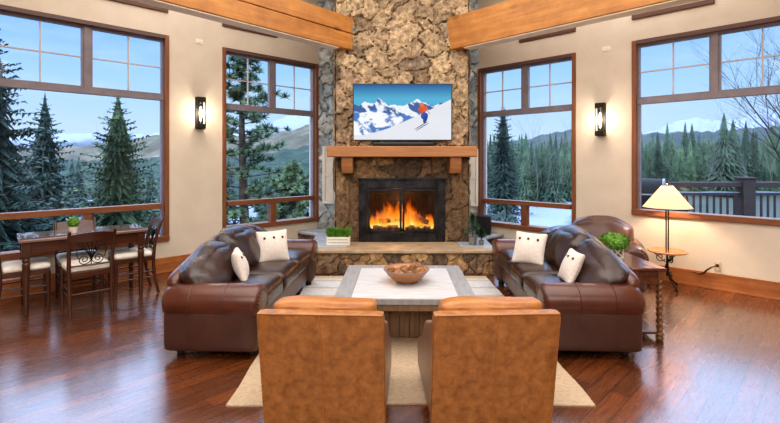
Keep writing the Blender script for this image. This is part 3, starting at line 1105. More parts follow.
p0 = pillow(.355, .11, 'cream buttoned pillow, the farther one on the sofa nearest the dining table')
put_pillow(p0, (-1.29, 4.95, .65), R(33), R(-16))
p1 = dup(p0, label='cream pillow seen edge-on, the nearer one on the sofa nearest the dining table')
put_pillow(p1, (-1.39, 4.18, .625), R(104), R(-20)); p1.scale = (.85, .85, .85)
p2 = dup(p0, label='cream buttoned pillow, the farther one on the sofa with the console behind it')
put_pillow(p2, (1.50, 4.84, .65), R(-40), R(-22))
p3 = dup(p0, label='cream pillow, the nearer one on the sofa with the console behind it')
put_pillow(p3, (1.64, 4.08, .635), R(-92), R(-24)); p3.scale = (.86, .86, .86)

# ------------------------------------------------------------------ tan club chairs
M_tan = leather('leather_tan', C(128, 80, 36), C(180, 122, 66), .36, .10, 17, .15)
M_tan2 = leather('leather_tan_inside', C(154, 96, 44), C(190, 126, 64), .38, .12, 6, .15)
M_tan_arm_sheen = leather('leather_tan_arm_sheen', C(120, 86, 66), C(142, 106, 84), .36, .1, 6, .2)  # same tan leather; grey window reflection put into the arm colour
M_darkleg = wood('dark_leg_wood', C(36, 22, 16), C(54, 34, 24), 2, 6, .4)
def make_club():
    root = empty('club_chair', (0, 0, 0), 0, '', 'armchair', 'pair of tan leather club chairs')
    rake = lambda w, p: V((w.x, w.y - (w.z - .10) * .19, w.z))
    mb = MB(); mb.soft((0, -.345, .393), (.715, .085, .72), .018, 12, fn=rake)
    bk = mb.build('back_panel', M_tan, root)
    mb = MB()
    mb.tube([rake(V((0, -.3885, z)), 0) for z in (.05, .3, .5, .74)], .003, 6)
    tag(mb.build('seam', M_tan2, bk), 'upright centre seam')
    mb = MB()
    mb.tube([rake(V((x, -.385, .748)), 0) for x in (-.34, 0, .34)], .005, 6)
    tag(mb.build('seam', M_tan2, bk), 'raised top seam')
    mb = MB(); mb.soft((0, -.265, .570), (.60, .15, .41), .032, 12, (.0, .03, .015), fn=lambda w, p: wrinkle(V((w.x, w.y - (w.z - .38) * .17, w.z)), .012, 5, 2))
    mb.build('back_cushion', M_tan2, root)
    mb = MB(); mb.soft((0, .05, .30), (.585, .64, .15), .05, 12, (0, .01, .025)); mb.build('seat_cushion', M_tan2, root)
    mb = MB(); mb.soft((0, .0, .155), (.59, .68, .14), .02, 8); mb.build('seat_base', M_tan, root)
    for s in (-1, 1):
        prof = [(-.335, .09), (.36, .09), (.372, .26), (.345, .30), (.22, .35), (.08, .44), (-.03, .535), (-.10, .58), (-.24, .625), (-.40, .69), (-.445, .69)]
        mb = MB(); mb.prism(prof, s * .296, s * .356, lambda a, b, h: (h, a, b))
        mb.build('arm', M_tan_arm_sheen, root, bevel=.016, recalc=True, smooth=50)
    for x in (-.30, .30):
        for y, yy in ((-.27, -.28), (.31, .33)):
            mb = MB(); mb.tube([(x, y, .10), (x * 1.02, yy, 0)], [.024, .016], 8); mb.build('leg', M_darkleg, root)
    return root
c1 = make_club()
c1['label'] = 'tan leather club chair nearer the dining table, back to the camera'
c2 = dup(c1, (.585 * 1.17, 2.985, 0), 0, 'tan leather club chair nearer the lamp, back to the camera')
c1.location = (-.379 * 1.17, 2.985, 0)
c1.location.x = -.363; c2.location.x = .575
c1.rotation_euler.z = R(-3); c2.rotation_euler.z = R(2.5)

# ------------------------------------------------------------------ coffee table, bowl
M_tabletop = pm('bleached_wood_top', C(204, 202, 202), C(186, 185, 186), 5, .35, .06, 30, stretch=(1, 5, 1))
M_tableedge = pm('grey_oak', C(138, 138, 140), C(156, 155, 154), 6, .4, .08, 30, stretch=(5, 1, 1))
M_tableplank = pm('brown_oak_plank', C(132, 106, 80), C(108, 86, 64), 5, .55, .15, 25, stretch=(8, 8, .5))
ct = empty('coffee_table', (.137, 4.32, 0), R(-1.2), 'large square bleached-wood coffee table with a plank pedestal, on the rug', 'coffee table')
hw = .60
mb = MB(); mb.box((-hw + .15, -hw + .02, .40), (hw - .15, hw - .14, .452)); tag(mb.build('top_panel', M_tabletop, ct, bevel=.003), 'pale bleached centre panel')
mb = MB()
mb.box((-hw, -hw, .40), (-hw + .149, hw, .450)); mb.box((hw - .149, -hw, .40), (hw, hw, .450)); mb.box((-hw + .149, hw - .139, .40), (hw - .149, hw, .450))
mb.box((-hw + .149, -hw, .40), (hw - .149, -hw + .019, .45))
mb.build('top_border', M_tableedge, ct, bevel=.004)
mb = MB(); mb.box((-hw + .01, -hw + .01, .345), (hw - .01, hw - .01, .399)); mb.build('apron', M_tableplank, ct, bevel=.004)
mb = MB()
for k in range(9):
    a = -.40 + k * .8 / 9
    mb.box((a + .002, -.30, .0), (a + .8 / 9 - .002, -.275, .344)); mb.box((a + .002, .275, .0), (a + .8 / 9 - .002, .30, .344))
for k in range(6):
    a = -.274 + k * .548 / 6
    mb.box((-.40, a + .002, 0), (-.375, a + .548 / 6 - .002, .344)); mb.box((.375, a + .002, 0), (.40, a + .548 / 6 - .002, .344))
mb.v = [(x, y, z * (1 if True else 1) + .012 * (1 - z / .344)) for x, y, z in mb.v]
mb.build('pedestal', M_tableplank, ct)

M_bowl = wood('bowl_wood', C(150, 96, 52), C(188, 130, 78), 0, 5, .35, .05, coat=.2)
bw = empty('wooden_bowl', (.155, 4.24, .452), 0, 'shallow round wooden bowl of pine cones on the coffee table', 'bowl')
mb = MB()
mb.lathe([(.075, 0), (.09, .004), (.155, .05), (.2, .10), (.212, .118), (.214, .124), (.207, .124), (.19, .108), (.145, .058), (.08, .018), (.01, .014)], n=36)
mb.build('body', M_bowl, bw, smooth=50)
mb = MB(); mb.lathe([(.212, .119), (.2175, .121), (.2175, .127), (.212, .129), (.206, .127), (.206, .121)], n=36, cap=False); tag(mb.build('rim', M_sash, bw), 'greyish rim')
M_cone = pm('pine_cone_brown', C(150, 104, 68), C(196, 152, 112), 30, .8, .3, 60)
def pine_cone():
    mb = MB()
    mb.sphere((0, 0, 0), .022, 8, 6, 1.5)
    n = 64
    for i in range(n):
        t = (i + .5) / n
        z = -.042 + .088 * t
        r = .034 * math.sin(PI * min(1, .12 + t * .86)) ** .8 + .003
        a = i * 2.39996
        d = V((math.cos(a), math.sin(a), .45)).normalized()
        tn = V((-math.sin(a), math.cos(a), 0))
        c = V((0, 0, z)) + V((math.cos(a), math.sin(a), 0)) * r * .45
        tip = c + d * r * .8
        up = V((0, 0, 1))
        wd = .010 * (.5 + r * 18)
        mb.add([c - tn * wd * .5, c + tn * wd * .5, tip + tn * wd, tip - tn * wd, tip + up * .007, c + up * .006], [(0, 1, 2, 3), (3, 2, 4), (0, 3, 4, 5), (1, 5, 4, 2), (0, 5, 1)])
    return mb
cone_mesh = pine_cone().build('pine_cone', M_cone, smooth=0)
spots = [(0, 0), (.085, 0), (.03, .085), (-.07, .05), (-.07, -.055), (.03, -.085), (.13, .06), (.125, -.055), (-.02, .03), (-.135, .0), (.06, .04)]
rp = random.Random(11)
for i, (x, y) in enumerate(spots):
    o = cone_mesh if i == 0 else cone_mesh.copy()
    if i:
        COL.objects.link(o)
    zr = .068 + .35 * max(0, math.hypot(x, y) - .05) + (.045 if i in (8, 10) else 0)
    o.location = (.155 + x, 4.24 + y, .452 + zr)
    o.rotation_euler = (rp.uniform(.9, 1.8), rp.uniform(-.3, .3), rp.uniform(0, 6.3))
    s = rp.uniform(.85, 1.15)
    o.scale = (s, s, s)
    tag(o, 'brown pine cone heaped in the wooden bowl', 'pine cone', 'pine cones in the wooden bowl')

# ------------------------------------------------------------------ rug
def rug_mat():
    m, nt, b, out = new_mat('woven_rug')
    tcn = nt.nodes.new('ShaderNodeTexCoord')
    s = nt.nodes.new('ShaderNodeSeparateXYZ'); nt.links.new(tcn.outputs['Object'], s.inputs[0])
    mr = nt.nodes.new('ShaderNodeMapRange'); mr.inputs[1].default_value = -1.66; mr.inputs[2].default_value = 1.66
    nt.links.new(s.outputs[1], mr.inputs[0])
    tan, cream, white = C(202, 178, 150), C(206, 194, 178), C(216, 215, 214)  # white at the far end carries window glare; the stripes are woven
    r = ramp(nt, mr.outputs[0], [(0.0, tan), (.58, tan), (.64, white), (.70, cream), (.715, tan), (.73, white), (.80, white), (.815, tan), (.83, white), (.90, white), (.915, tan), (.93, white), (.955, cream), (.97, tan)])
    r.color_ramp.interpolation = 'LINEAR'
    n = noise_node(nt, coords(nt, (1, 2.2, 1)), 38, 4, .75)
    rr = ramp(nt, n, [(.3, (.66, .65, .64, 1)), (.7, (1.08, 1.08, 1.08, 1))])
    mx = nt.nodes.new('ShaderNodeMix'); mx.data_type = 'RGBA'; mx.blend_type = 'MULTIPLY'; mx.inputs[0].default_value = 1
    nt.links.new(r.outputs[0], mx.inputs[6]); nt.links.new(rr.outputs[0], mx.inputs[7])
    nt.links.new(mx.outputs[2], b.inputs['Base Color'])
    b.inputs['Roughness'].default_value = .95
    wv = nt.nodes.new('ShaderNodeTexWave'); wv.inputs['Scale'].default_value = 22; wv.bands_direction = 'Y'; wv.inputs['Distortion'].default_value = 1.5
    nt.links.new(tcn.outputs['Object'], wv.inputs['Vector'])
    bump_node(nt, b, wv.outputs[1], .5, .006)
    return m
mb = MB()
nx, ny = 48, 66
vs = []
for j in range(ny + 1):
    for i in range(nx + 1):
        x, y = -1.2 + 2.4 * i / nx, -1.63 + 3.26 * j / ny
        e = min(1 - abs(x) / 1.2, 1 - abs(y) / 1.63)
        x += .012 * math.sin(y * 3.1) + .01 * noise.noise(V((y * 4, 3, 1)))
        y += .012 * math.sin(x * 2.7 + 1)
        vs.append((x, y, .010 + .004 * noise.noise(V((x * 3, y * 3, 0)))))
fs = [(j * (nx + 1) + i, j * (nx + 1) + i + 1, (j + 1) * (nx + 1) + i + 1, (j + 1) * (nx + 1) + i) for j in range(ny) for i in range(nx)]
mb.add(vs, fs)
# rim down to the floor
loop = [i for i in range(nx + 1)] + [(j + 1) * (nx + 1) - 1 for j in range(1, ny + 1)] + [ny * (nx + 1) + i for i in range(nx - 1, -1, -1)] + [j * (nx + 1) for j in range(ny - 1, 0, -1)]
st = len(mb.v)
mb.v += [(mb.v[i][0], mb.v[i][1], .0005) for i in loop]
n = len(loop)
mb.f += [(loop[k], st + k, st + (k + 1) % n, loop[(k + 1) % n]) for k in range(n)]
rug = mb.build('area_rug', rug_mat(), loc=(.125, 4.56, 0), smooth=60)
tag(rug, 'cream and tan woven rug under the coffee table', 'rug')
# ------------------------------------------------------------------ dining set beside window 1
EA = R(41.5)
ED, ND = V((math.cos(EA), math.sin(EA), 0)), V((-math.sin(EA), math.cos(EA), 0))
DN = V((-3.74, 4.53, 0))
dpt = lambda e, n, z=0: DN + ED * e + ND * n + V((0, 0, z))
M_ebony = wood('dining_dark_wood', C(58, 30, 19), C(84, 46, 28), 2, 6, .35, .05, coat=.25)
M_ebony_x = wood('dining_dark_wood_long', C(62, 32, 20), C(88, 48, 30), 0, 6, .3, .05, coat=.3)
M_dtop = wood('dining_top_wood_sheen', C(112, 86, 74), C(140, 112, 98), 0, 4, .14, .02, coat=1)  # window reflection put into the colour as a lighter, greyer wood
TL, TD, TH = 1.18, .62, .785
tb = empty('dining_table', dpt(TL / 2, TD / 2), EA, 'small dark wooden dining table with turned legs by the big window', 'table')
mb = MB(); mb.box((-TL / 2, -TD / 2, TH - .03), (TL / 2, TD / 2, TH)); mb.build('table_top', M_dtop, tb, bevel=.006)
ax, ay = TL / 2 - .05, TD / 2 - .05
mb = MB()
mb.box((-ax, -ay, TH - .15), (ax, -ay + .02, TH - .031)); mb.box((-ax, ay - .02, TH - .15), (ax, ay, TH - .031))
mb.box((-ax, -ay + .02, TH - .15), (-ax + .02, ay - .02, TH - .031)); mb.box((ax - .02, -ay + .02, TH - .15), (ax, ay - .02, TH - .031))
mb.build('apron', M_ebony_x, tb, bevel=.003)
for x in (-1, 1):
    for y in (-1, 1):
        c = (x * (ax - .012), y * (ay - .012), 0)
        mb = MB()
        mb.cbox((c[0], c[1], TH - .11), (.072, .072, .155))
        mb.lathe([(.018, 0), (.022, .02), (.026, .3), (.034, .50), (.036, .53), (.028, .545), (.036, .56), (.036, .575), (.027, .585), (.030, .60)], c, 16)
        mb.build('leg', M_ebony, tb, bevel=.003)

M_seatcloth = pm('ivory_seat_cloth', C(236, 228, 216), C(222, 212, 198), 18, .85, .12, 120)
def bez(p0, p1, p2, n=8):
    return [V(p0) * (1 - t) ** 2 + V(p1) * 2 * t * (1 - t) + V(p2) * t * t for t in [i / n for i in range(n + 1)]]
def make_dining_chair():
    """front faces +y"""
    root = empty('dining_chair', (0, 0, 0), 0, '', 'chair', 'chairs around the dining table')
    w, d = .19, .20
    SEAT = .455
    def post(s):
        pts = [(s * (w - .005), -d - .055, 0), (s * (w - .005), -d - .02, .15), (s * (w - .005), -d, .32), (s * w, -d, SEAT), (s * w, -d - .012, .58), (s * (w + .004), -d - .042, .72), (s * (w + .008), -d - .075, .83), (s * (w + .01), -d - .105, .885)]
        mb = MB(); mb.tube(pts, [.017, .018, .019, .020, .019, .018, .017, .013], 8); return mb
    for s in (-1, 1):
        post(s).build('rear_leg', M_ebony, root, smooth=60)
        mb = MB(); mb.tube([(s * (w - .005), d - .01, SEAT - .03), (s * (w - .005), d - .01, .3), (s * (w - .008), d - .005, 0)], [.023, .021, .014], 8); mb.build('front_leg', M_ebony, root)
        mb = MB(); mb.tube([(s * (w - .005), -d - .006, .20), (s * (w - .005), d - .01, .20)], .010, 8); mb.tube([(s * (w - .005), -d - .004, .27), (s * (w - .005), d - .01, .27)], .009, 8); mb.build('stretcher', M_ebony, root)
    mb = MB(); mb.tube([(-w, -d - .01, .23), (w, -d - .01, .23)], .010, 8); mb.tube([(-w, d - .01, .24), (w, d - .01, .24)], .010, 8); mb.build('stretcher', M_ebony, root)
    mb = MB()
    mb.box((-w - .005, -d, SEAT - .06), (w + .005, -d + .022, SEAT - .008)); mb.box((-w - .005, d - .022, SEAT - .06), (w + .005, d + .005, SEAT - .008))
    mb.box((-w - .005, -d + .022, SEAT - .06), (-w + .017, d - .022, SEAT - .008)); mb.box((w - .017, -d + .022, SEAT - .06), (w + .005, d - .022, SEAT - .008))
    mb.build('seat_frame', M_ebony_x, root, bevel=.003)
    mb = MB(); mb.soft((0, .012, SEAT + .022), (.40, .40, .062), .03, 10, (0, 0, .014)); mb.build('seat_cushion', M_seatcloth, root)
    # curved top rail
    mb = MB()
    vs, fs = [], []
    n = 12
    for i in range(n + 1):
        t = -1 + 2 * i / n
        bow = -.028 * (1 - t * t)
        arch = .022 * (1 - t * t)
        for (dy, z) in ((-.012, .765), (.012, .765), (.006, .845 + arch), (-.016, .845 + arch)):
            vs.append((t * (w + .006), -d - .055 - (z - .765) * .33 + bow + dy, z))
    for i in range(n):
        for k in range(4):
            fs.append((i * 4 + k, i * 4 + (k + 1) % 4, i * 4 + 4 + (k + 1) % 4, i * 4 + 4 + k))
    fs += [(3, 2, 1, 0), tuple(n * 4 + k for k in range(4))]
    mb.add(vs, fs); mb.build('top_rail', M_ebony_x, root, recalc=True)
    mb = MB(); mb.tube([(-w, -d - .002, .515), (0, -d - .018, .515), (w, -d - .002, .515)], .010, 8); mb.build('lower_rail', M_ebony, root)
    # wrought iron scroll splat
    def yy(z):
        return -d - .012 - max(0, z - .52) * .16
    mb = MB()
    for s in (-1, 1):
        pts = []
        for k in range(26):      # volute
            a = -PI / 2 + k * .36
            rr = .050 * (1 - k / 30)
            pts.append((s * (.062 + rr * math.cos(a) * 1), yy(.575) , .578 + rr * math.sin(a)))
        mb.tube(pts[::-1], .0045, 6)
        mb.tube([(p.x * s, yy(p.z), p.z) for p in bez((.062, 0, .528), (.0, 0, .53), (.0, 0, .60), 8)], .0045, 6)
        for dx in (.05, .10, .145):
            mb.tube([(s * p.x, yy(p.z), p.z) for p in bez((.004, 0, .575), (dx * .25, 0, .68), (dx, 0, .768), 8)], .004, 6)
        mb.tube([(s * p.x, yy(p.z), p.z) for p in bez((.112, 0, .59), (.15, 0, .66), (.10, 0, .74), 8)], .0045, 6)
    mb.tube([(0, yy(.52), .518), (0, yy(.65), .65), (0, yy(.77), .768)], .005, 6)
    mb.lathe([(.002, 0), (.014, .008), (.014, .016), (.002, .024)], (0, yy(.58), .57), 10)
    mb.build('iron_scroll', M_iron, root, smooth=60)
    return root
ch = make_dining_chair()
ch['label'] = 'dark wooden dining chair with its iron scroll back to the camera'
c_right = dup(ch, dpt(1.06, .27), EA + PI / 2, 'dark wooden dining chair at the sofa end of the dining table')
c_left = dup(ch, dpt(.06, .31), EA - PI / 2, 'dark wooden dining chair at the picture-edge end of the dining table, partly cut off')
c_back = dup(ch, dpt(.56, .475), EA + PI, 'dark wooden dining chair between the dining table and the window')
ch.location = dpt(.56, -.105); ch.rotation_euler.z = EA + R(3)

# small topiary on the dining table
tp = empty('potted_topiary', dpt(.475, .20, TH), 0, 'small round green topiary in a whitish pot on the dining table', 'plant')
M_pot = pm('stoneware_pot', C(222, 214, 200), C(200, 188, 172), 14, .6, .1, 60)
mb = MB(); mb.lathe([(.030, 0), (.034, .004), (.043, .07), (.045, .078), (.040, .078), (.036, .06), (.01, .058)], n=20); mb.build('pot', M_pot, tp)
def leafball(r, n, sz, c=(0, 0, 0), seed=1, sx=1, sz_=1):
    rr = random.Random(seed); mb = MB()
    for i in range(n):
        z = rr.uniform(-1, 1); a = rr.uniform(0, 2 * PI); q = math.sqrt(1 - z * z)
        d = V((q * math.cos(a), q * math.sin(a), z))
        p = V(c) + V((d.x * sx, d.y * sx, d.z * sz_)) * r * rr.uniform(.72, 1.0)
        t = d.orthogonal().normalized(); b2 = d.cross(t)
        an = rr.uniform(0, 6.28)
        t, b2 = t * math.cos(an) + b2 * math.sin(an), b2 * math.cos(an) - t * math.sin(an)
        L = sz * rr.uniform(.7, 1.3)
        mb.add([p - b2 * L * .3, p + t * L + d * L * .5, p + b2 * L * .3, p - t * L * .3], [(0, 1, 2), (0, 2, 3)])
    return mb
leafball(.058, 700, .017, (0, 0, .125), 3).build('foliage', M_grass, tp, smooth=0)
mb = MB(); mb.tube([(0, 0, .055), (0, 0, .12)], .006, 6); mb.build('stem', M_log, tp)

# ------------------------------------------------------------------ planters, trees and speaker on the hearth; planter on the console
def grass_blades(wx, wy, z0, h, n, seed, spread=.03):
    rr = random.Random(seed); mb = MB()
    for i in range(n):
        x, y = rr.uniform(-wx, wx), rr.uniform(-wy, wy)
        L = h * rr.uniform(.6, 1.15)
        lean = V((x / wx * spread + rr.uniform(-.03, .03), y / max(wy, .01) * spread + rr.uniform(-.03, .03), 0))
        a = rr.uniform(0, PI); t = V((math.cos(a), math.sin(a), 0)) * .0028
        p = V((x, y, z0))
        m = p + lean * .4 + V((0, 0, L * .6)); e = p + lean * 1.2 + V((0, 0, L))
        mb.add([p - t, p + t, m + t, m - t, e], [(0, 1, 2, 3), (3, 2, 4)])
    return mb
pl = empty('slatted_planter', (-.755, 6.60, HZ), 0, 'white slatted wooden planter of green grass on the grey hearth', 'planter')
mb = MB()
for z in (.004, .047, .09):
    mb.box((-.17, -.075, z), (.17, -.063, z + .036)); mb.box((-.17, .063, z), (.17, .075, z + .036))
    mb.box((-.17, -.063, z), (-.158, .063, z + .036)); mb.box((.158, -.063, z), (.17, .063, z + .036))
for x in (-.15, .15):
    for y in (-.055, .055):
        mb.cbox((x, y, .063), (.016, .016, .126))
mb.build('slatted_box', M_white, pl, bevel=.002)
M_soil = pm('soil', C(50, 36, 26), C(66, 48, 34), 40, .95, .4, 80)
mb = MB(); mb.box((-.156, -.061, .01), (.156, .061, .105)); mb.build('soil', M_soil, pl)
grass_blades(.15, .058, .10, .145, 2600, 4).build('grass', M_grass, pl, smooth=0)

pb = empty('square_planter', (2.19, 4.40, .65), R(8), 'small white planter with crossed fronts and bushy grass on the console', 'planter')
mb = MB()
hb, hh = .062, .115
for s in (-1, 1):
    for ax_ in (0, 1):
        def fb(a, b, z0, z1):
            if ax_ == 0: mb.box((a, min(s * hb, s * (hb - .010)), z0), (b, max(s * hb, s * (hb - .010)), z1))
            else: mb.box((min(s * hb, s * (hb - .010)), a, z0), (max(s * hb, s * (hb - .010)), b, z1))
        fb(-hb + .0105, hb - .0105, 0, .014); fb(-hb + .0105, hb - .0105, hh - .014, hh)
        for q in (-1, 1):
            e = hb - .012
            p0_, p1_ = ((-e * q, s * (hb - .005), .012), (e * q, s * (hb - .005), hh - .012)) if ax_ == 0 else ((s * (hb - .005), -e * q, .012), (s * (hb - .005), e * q, hh - .012))
            mb.bar(p0_, p1_, .008, .011)
    for q in (-1, 1):
        mb.cbox((s * (hb - .005), q * (hb - .005), hh / 2), (.0105, .0105, hh))
mb.build('lattice_box', M_white, pb)
M_liner = pm('planter_liner', C(150, 128, 100), C(120, 98, 74), 20, .8)
mb = MB(); mb.box((-hb + .013, -hb + .013, .002), (hb - .013, hb - .013, hh - .012)); mb.build('liner', M_liner, pb)
leafball(.115, 2200, .03, (0, 0, .155), 9, 1.15, .62).build('grass', M_grass, pb, smooth=0)

M_zinc = pm('zinc_pot', C(150, 152, 150), C(120, 122, 122), 12, .4, .1, 50, metal=.5)
def little_tree(x, y, h, r, label, seed):
    root = empty('miniature_fir', (x, y, HZ), 0, label, 'plant', 'miniature firs on the hearth')
    ph = h * .26
    mb = MB(); mb.lathe([(r * .42, 0), (r * .45, .004), (r * .52, ph), (r * .47, ph), (r * .44, ph - .015), (.004, ph - .017)], n=16); mb.build('pot', M_zinc, root)
    mb = MB(); mb.tube([(0, 0, ph - .02), (0, 0, h * .95)], [.008, .003], 6); mb.build('stem', M_log, root)
    mb = MB(); rr = random.Random(seed)
    for i in range(240):
        t = rr.random() ** .8
        z = ph + .02 + (h - ph - .02) * t
        L = r * (1 - t) ** .75 * rr.uniform(.75, 1.1) + .012
        a = rr.uniform(0, 2 * PI)
        d = V((math.cos(a), math.sin(a), rr.uniform(.0, .5))).normalized()
        p = V((0, 0, z))
        s = d.cross(V((0, 0, 1))).normalized()
        for k in range(7):
            c = p + d * L * (k + 1) / 7
            for q in (-1, 1):
                e = c + (s * q + d * .7 + V((0, 0, rr.uniform(-.4, .5)))).normalized() * .024
                mb.add([c - d * .004, c + d * .004, e], [(0, 1, 2)])
    mb.build('needles', M_leaf_dark, root, smooth=0)
little_tree(1.215, 6.62, .45, .125, 'taller miniature fir in a zinc pot on the hearth', 2)
little_tree(1.345, 6.63, .24, .07, 'shorter miniature fir in a zinc pot on the hearth', 5)

spk = empty('speaker', (1.575, 7.58, HZ), R(-14), 'black box speaker on the hearth under the window corner', 'speaker')
mb = MB(); mb.soft((0, 0, .16), (.25, .22, .31), .014, 6); mb.build('cabinet', M_black, spk)
mb = MB(); mb.box((-.11, -.118, .02), (.11, -.1095, .30)); mb.build('front_grille', pm('speaker_cloth', C(24, 24, 26), C(32, 32, 34), 90, .9, .3, 200), spk)

# ------------------------------------------------------------------ console table behind the sofa
M_console = wood('console_dark_wood', C(80, 44, 28), C(108, 64, 42), 1, 5, .22, .04, coat=.4)
M_rope = wood('rope_leg_wood', C(92, 56, 30), C(132, 86, 50), 2, 6, .35, .08, coat=.2)
cn = empty('console_table', (2.275, 4.72, 0), 0, 'long dark console table with twisted rope legs behind the leather sofa', 'table')
CW, CL, CH = .145, .76, .65
mb = MB(); mb.box((-CW - .012, -CL - .015, CH - .028), (CW + .012, CL + .015, CH)); mb.build('table_top', M_console, cn, bevel=.008)
mb = MB()
mb.box((-CW + .01, -CL + .01, CH - .15), (CW - .01, -CL + .03, CH - .085)); mb.box((-CW + .01, CL - .03, CH - .12), (CW - .01, CL - .01, CH - .029))
mb.box((CW - .028, -CL + .03, CH - .12), (CW - .01, CL - .03, CH - .029)); mb.box((-CW + .01, -CL + .03, CH - .12), (-CW + .028, CL - .03, CH - .029))
mb.box((-CW + .01, -CL + .012, CH - .084), (CW - .01, -CL + .024, CH - .029))
mb.build('apron', M_console, cn, bevel=.004)
for x in (-CW + .03, CW - .03):
    for y in (-CL + .03, CL - .03):
        mb = MB()
        n, seg, nt_ = 20, 60, 9
        vs, fs = [], []
        for i in range(seg + 1):
            t = i / seg
            z = .075 + t * (CH - .175)
            for k in range(n):
                a = 2 * PI * k / n
                rr_ = .024 + .005 * math.cos(2 * (a - t * nt_ * PI * 1.0))
                vs.append((x + rr_ * math.cos(a), y + rr_ * math.sin(a), z))
        for i in range(seg):
            for k in range(n):
                fs.append((i * n + k, i * n + (k + 1) % n, (i + 1) * n + (k + 1) % n, (i + 1) * n + k))
        mb.add(vs, fs)
        mb.lathe([(.022, 0), (.030, .012), (.034, .03), (.022, .045), (.036, .055), (.036, .068), (.024, .078)], (x, y, 0), 18)
        mb.cbox((x, y, CH - .066), (.056, .056, .075))
        mb.build('leg', M_rope, cn, smooth=50)
mb = MB(); mb.box((-CW + .01, -CL + .03, .055), (CW - .01, CL - .03, .075)); mb.build('lower_shelf', M_console, cn, bevel=.004)

# ------------------------------------------------------------------ floor lamp with built-in tray table
M_bronze = pm('bronze_iron', C(64, 46, 32), C(46, 34, 26), 16, .4, .1, 40, metal=.7)
M_lamptop = wood('lamp_table_wood', C(160, 98, 46), C(190, 124, 66), 0, 5, .25, .03, coat=.4)
def shade_mat():
    m = bpy.data.materials.new('lamp_shade_linen')
    m.use_nodes = True
    nt = m.node_tree; nt.nodes.clear()
    out = nt.nodes.new('ShaderNodeOutputMaterial')
    d = nt.nodes.new('ShaderNodeBsdfDiffuse'); t = nt.nodes.new('ShaderNodeBsdfTranslucent'); e = nt.nodes.new('ShaderNodeEmission')
    n = noise_node(nt, coords(nt, (1, 1, 8)), 30)
    r = ramp(nt, n, [(.3, C(236, 206, 180)), (.7, C(244, 216, 194))])
    for s in (d, t): nt.links.new(r.outputs[0], s.inputs[0])
    e.inputs[0].default_value = C(255, 216, 180); e.inputs[1].default_value = .2
    m1 = nt.nodes.new('ShaderNodeMixShader'); m1.inputs[0].default_value = .55
    nt.links.new(d.outputs[0], m1.inputs[1]); nt.links.new(t.outputs[0], m1.inputs[2])
    ad = nt.nodes.new('ShaderNodeAddShader'); nt.links.new(m1.outputs[0], ad.inputs[0]); nt.links.new(e.outputs[0], ad.inputs[1])
    nt.links.new(ad.outputs[0], out.inputs[0])
    return m
LX, LY = 3.45, 5.60
lp = empty('floor_lamp', (LX, LY, 0), 0, 'lit floor lamp with cone shade and small round wooden tray table', 'lamp')
mb = MB(); mb.lathe([(.275, 1.005), (.06, 1.285)], n=40, cap=False); mb.lathe([(.271, 1.006), (.056, 1.284)], n=40, cap=False)
sh = mb.build('lamp_shade', shade_mat(), lp, smooth=60)
mb = MB(); mb.lathe([(.272, 1.0), (.278, 1.0), (.277, 1.012), (.271, 1.012)], n=40, cap=False); mb.lathe([(.055, 1.28), (.062, 1.28), (.061, 1.29), (.054, 1.29)], n=30, cap=False)
for k in range(3):
    a = k * 2.094; mb.tube([(0, 0, 1.27), (.057 * math.cos(a), .057 * math.sin(a), 1.282)], .003, 5)
mb.build('shade_ring', M_bronze, sh)
mb = MB(); mb.tube([(-.014, 0, .47), (-.014, 0, 1.0)], .008, 8); mb.tube([(.014, 0, .47), (.014, 0, 1.0)], .008, 8); mb.tube([(0, 0, .98), (0, 0, 1.3)], .006, 8)
mb.cbox((0, 0, .985), (.07, .03, .02)); mb.sphere((0, 0, 1.315), .016, 10, 6); mb.build('pole', M_bronze, lp)
mb = MB(); mb.sphere((0, 0, 1.205), .03, 12, 8, 1.2); mb.build('bulb', emit('lamp_bulb', C(255, 214, 150), 12), lp)
mb = MB(); mb.lathe([(.205, .452), (.217, .458), (.217, .472), (.205, .476), (.19, .470), (.002, .470)], n=40); mb.build('tray_table', M_lamptop, lp)
mb = MB(); mb.tube([(0, 0, .452), (0, 0, .16)], .014, 8)
for k in range(3):
    a = k * 2.094 + .5
    D2 = V((math.cos(a), math.sin(a), 0))
    P = lambda rr_, z: (D2.x * rr_, D2.y * rr_, z)
    mb.tube([P(x.x, x.z) for x in bez((.012, 0, .30), (.03, 0, .12), (.17, 0, .05), 10)] + [P(.20, .03), P(.215, .018), P(.205, .012), P(.19, .02), P(.185, .035)], .009, 7)
    pts = []
    for i in range(20):
        t = i / 19; an = PI * .3 + t * PI * 2.2; rr_ = .05 * (1 - .75 * t)
        pts.append(P(.075 + rr_ * math.cos(an), .15 + rr_ * math.sin(an)))
    mb.tube(pts, .006, 6)
    pts = []
    for i in range(20):
        t = i / 19; an = -PI * .9 + t * PI * 2.2; rr_ = .055 * (1 - .7 * t)
        pts.append(P(.075 + rr_ * math.cos(an), .385 + rr_ * math.sin(an)))
    mb.tube(pts, .006, 6)
    mb.tube([P(.02, .33), P(.10, .40), P(.17, .452)], .006, 6)
mb.build('scroll_base', M_bronze, lp, smooth=60)
light('lamp_light', 'POINT', (LX, LY, 1.215), 58, (1, .78, .56), .05)

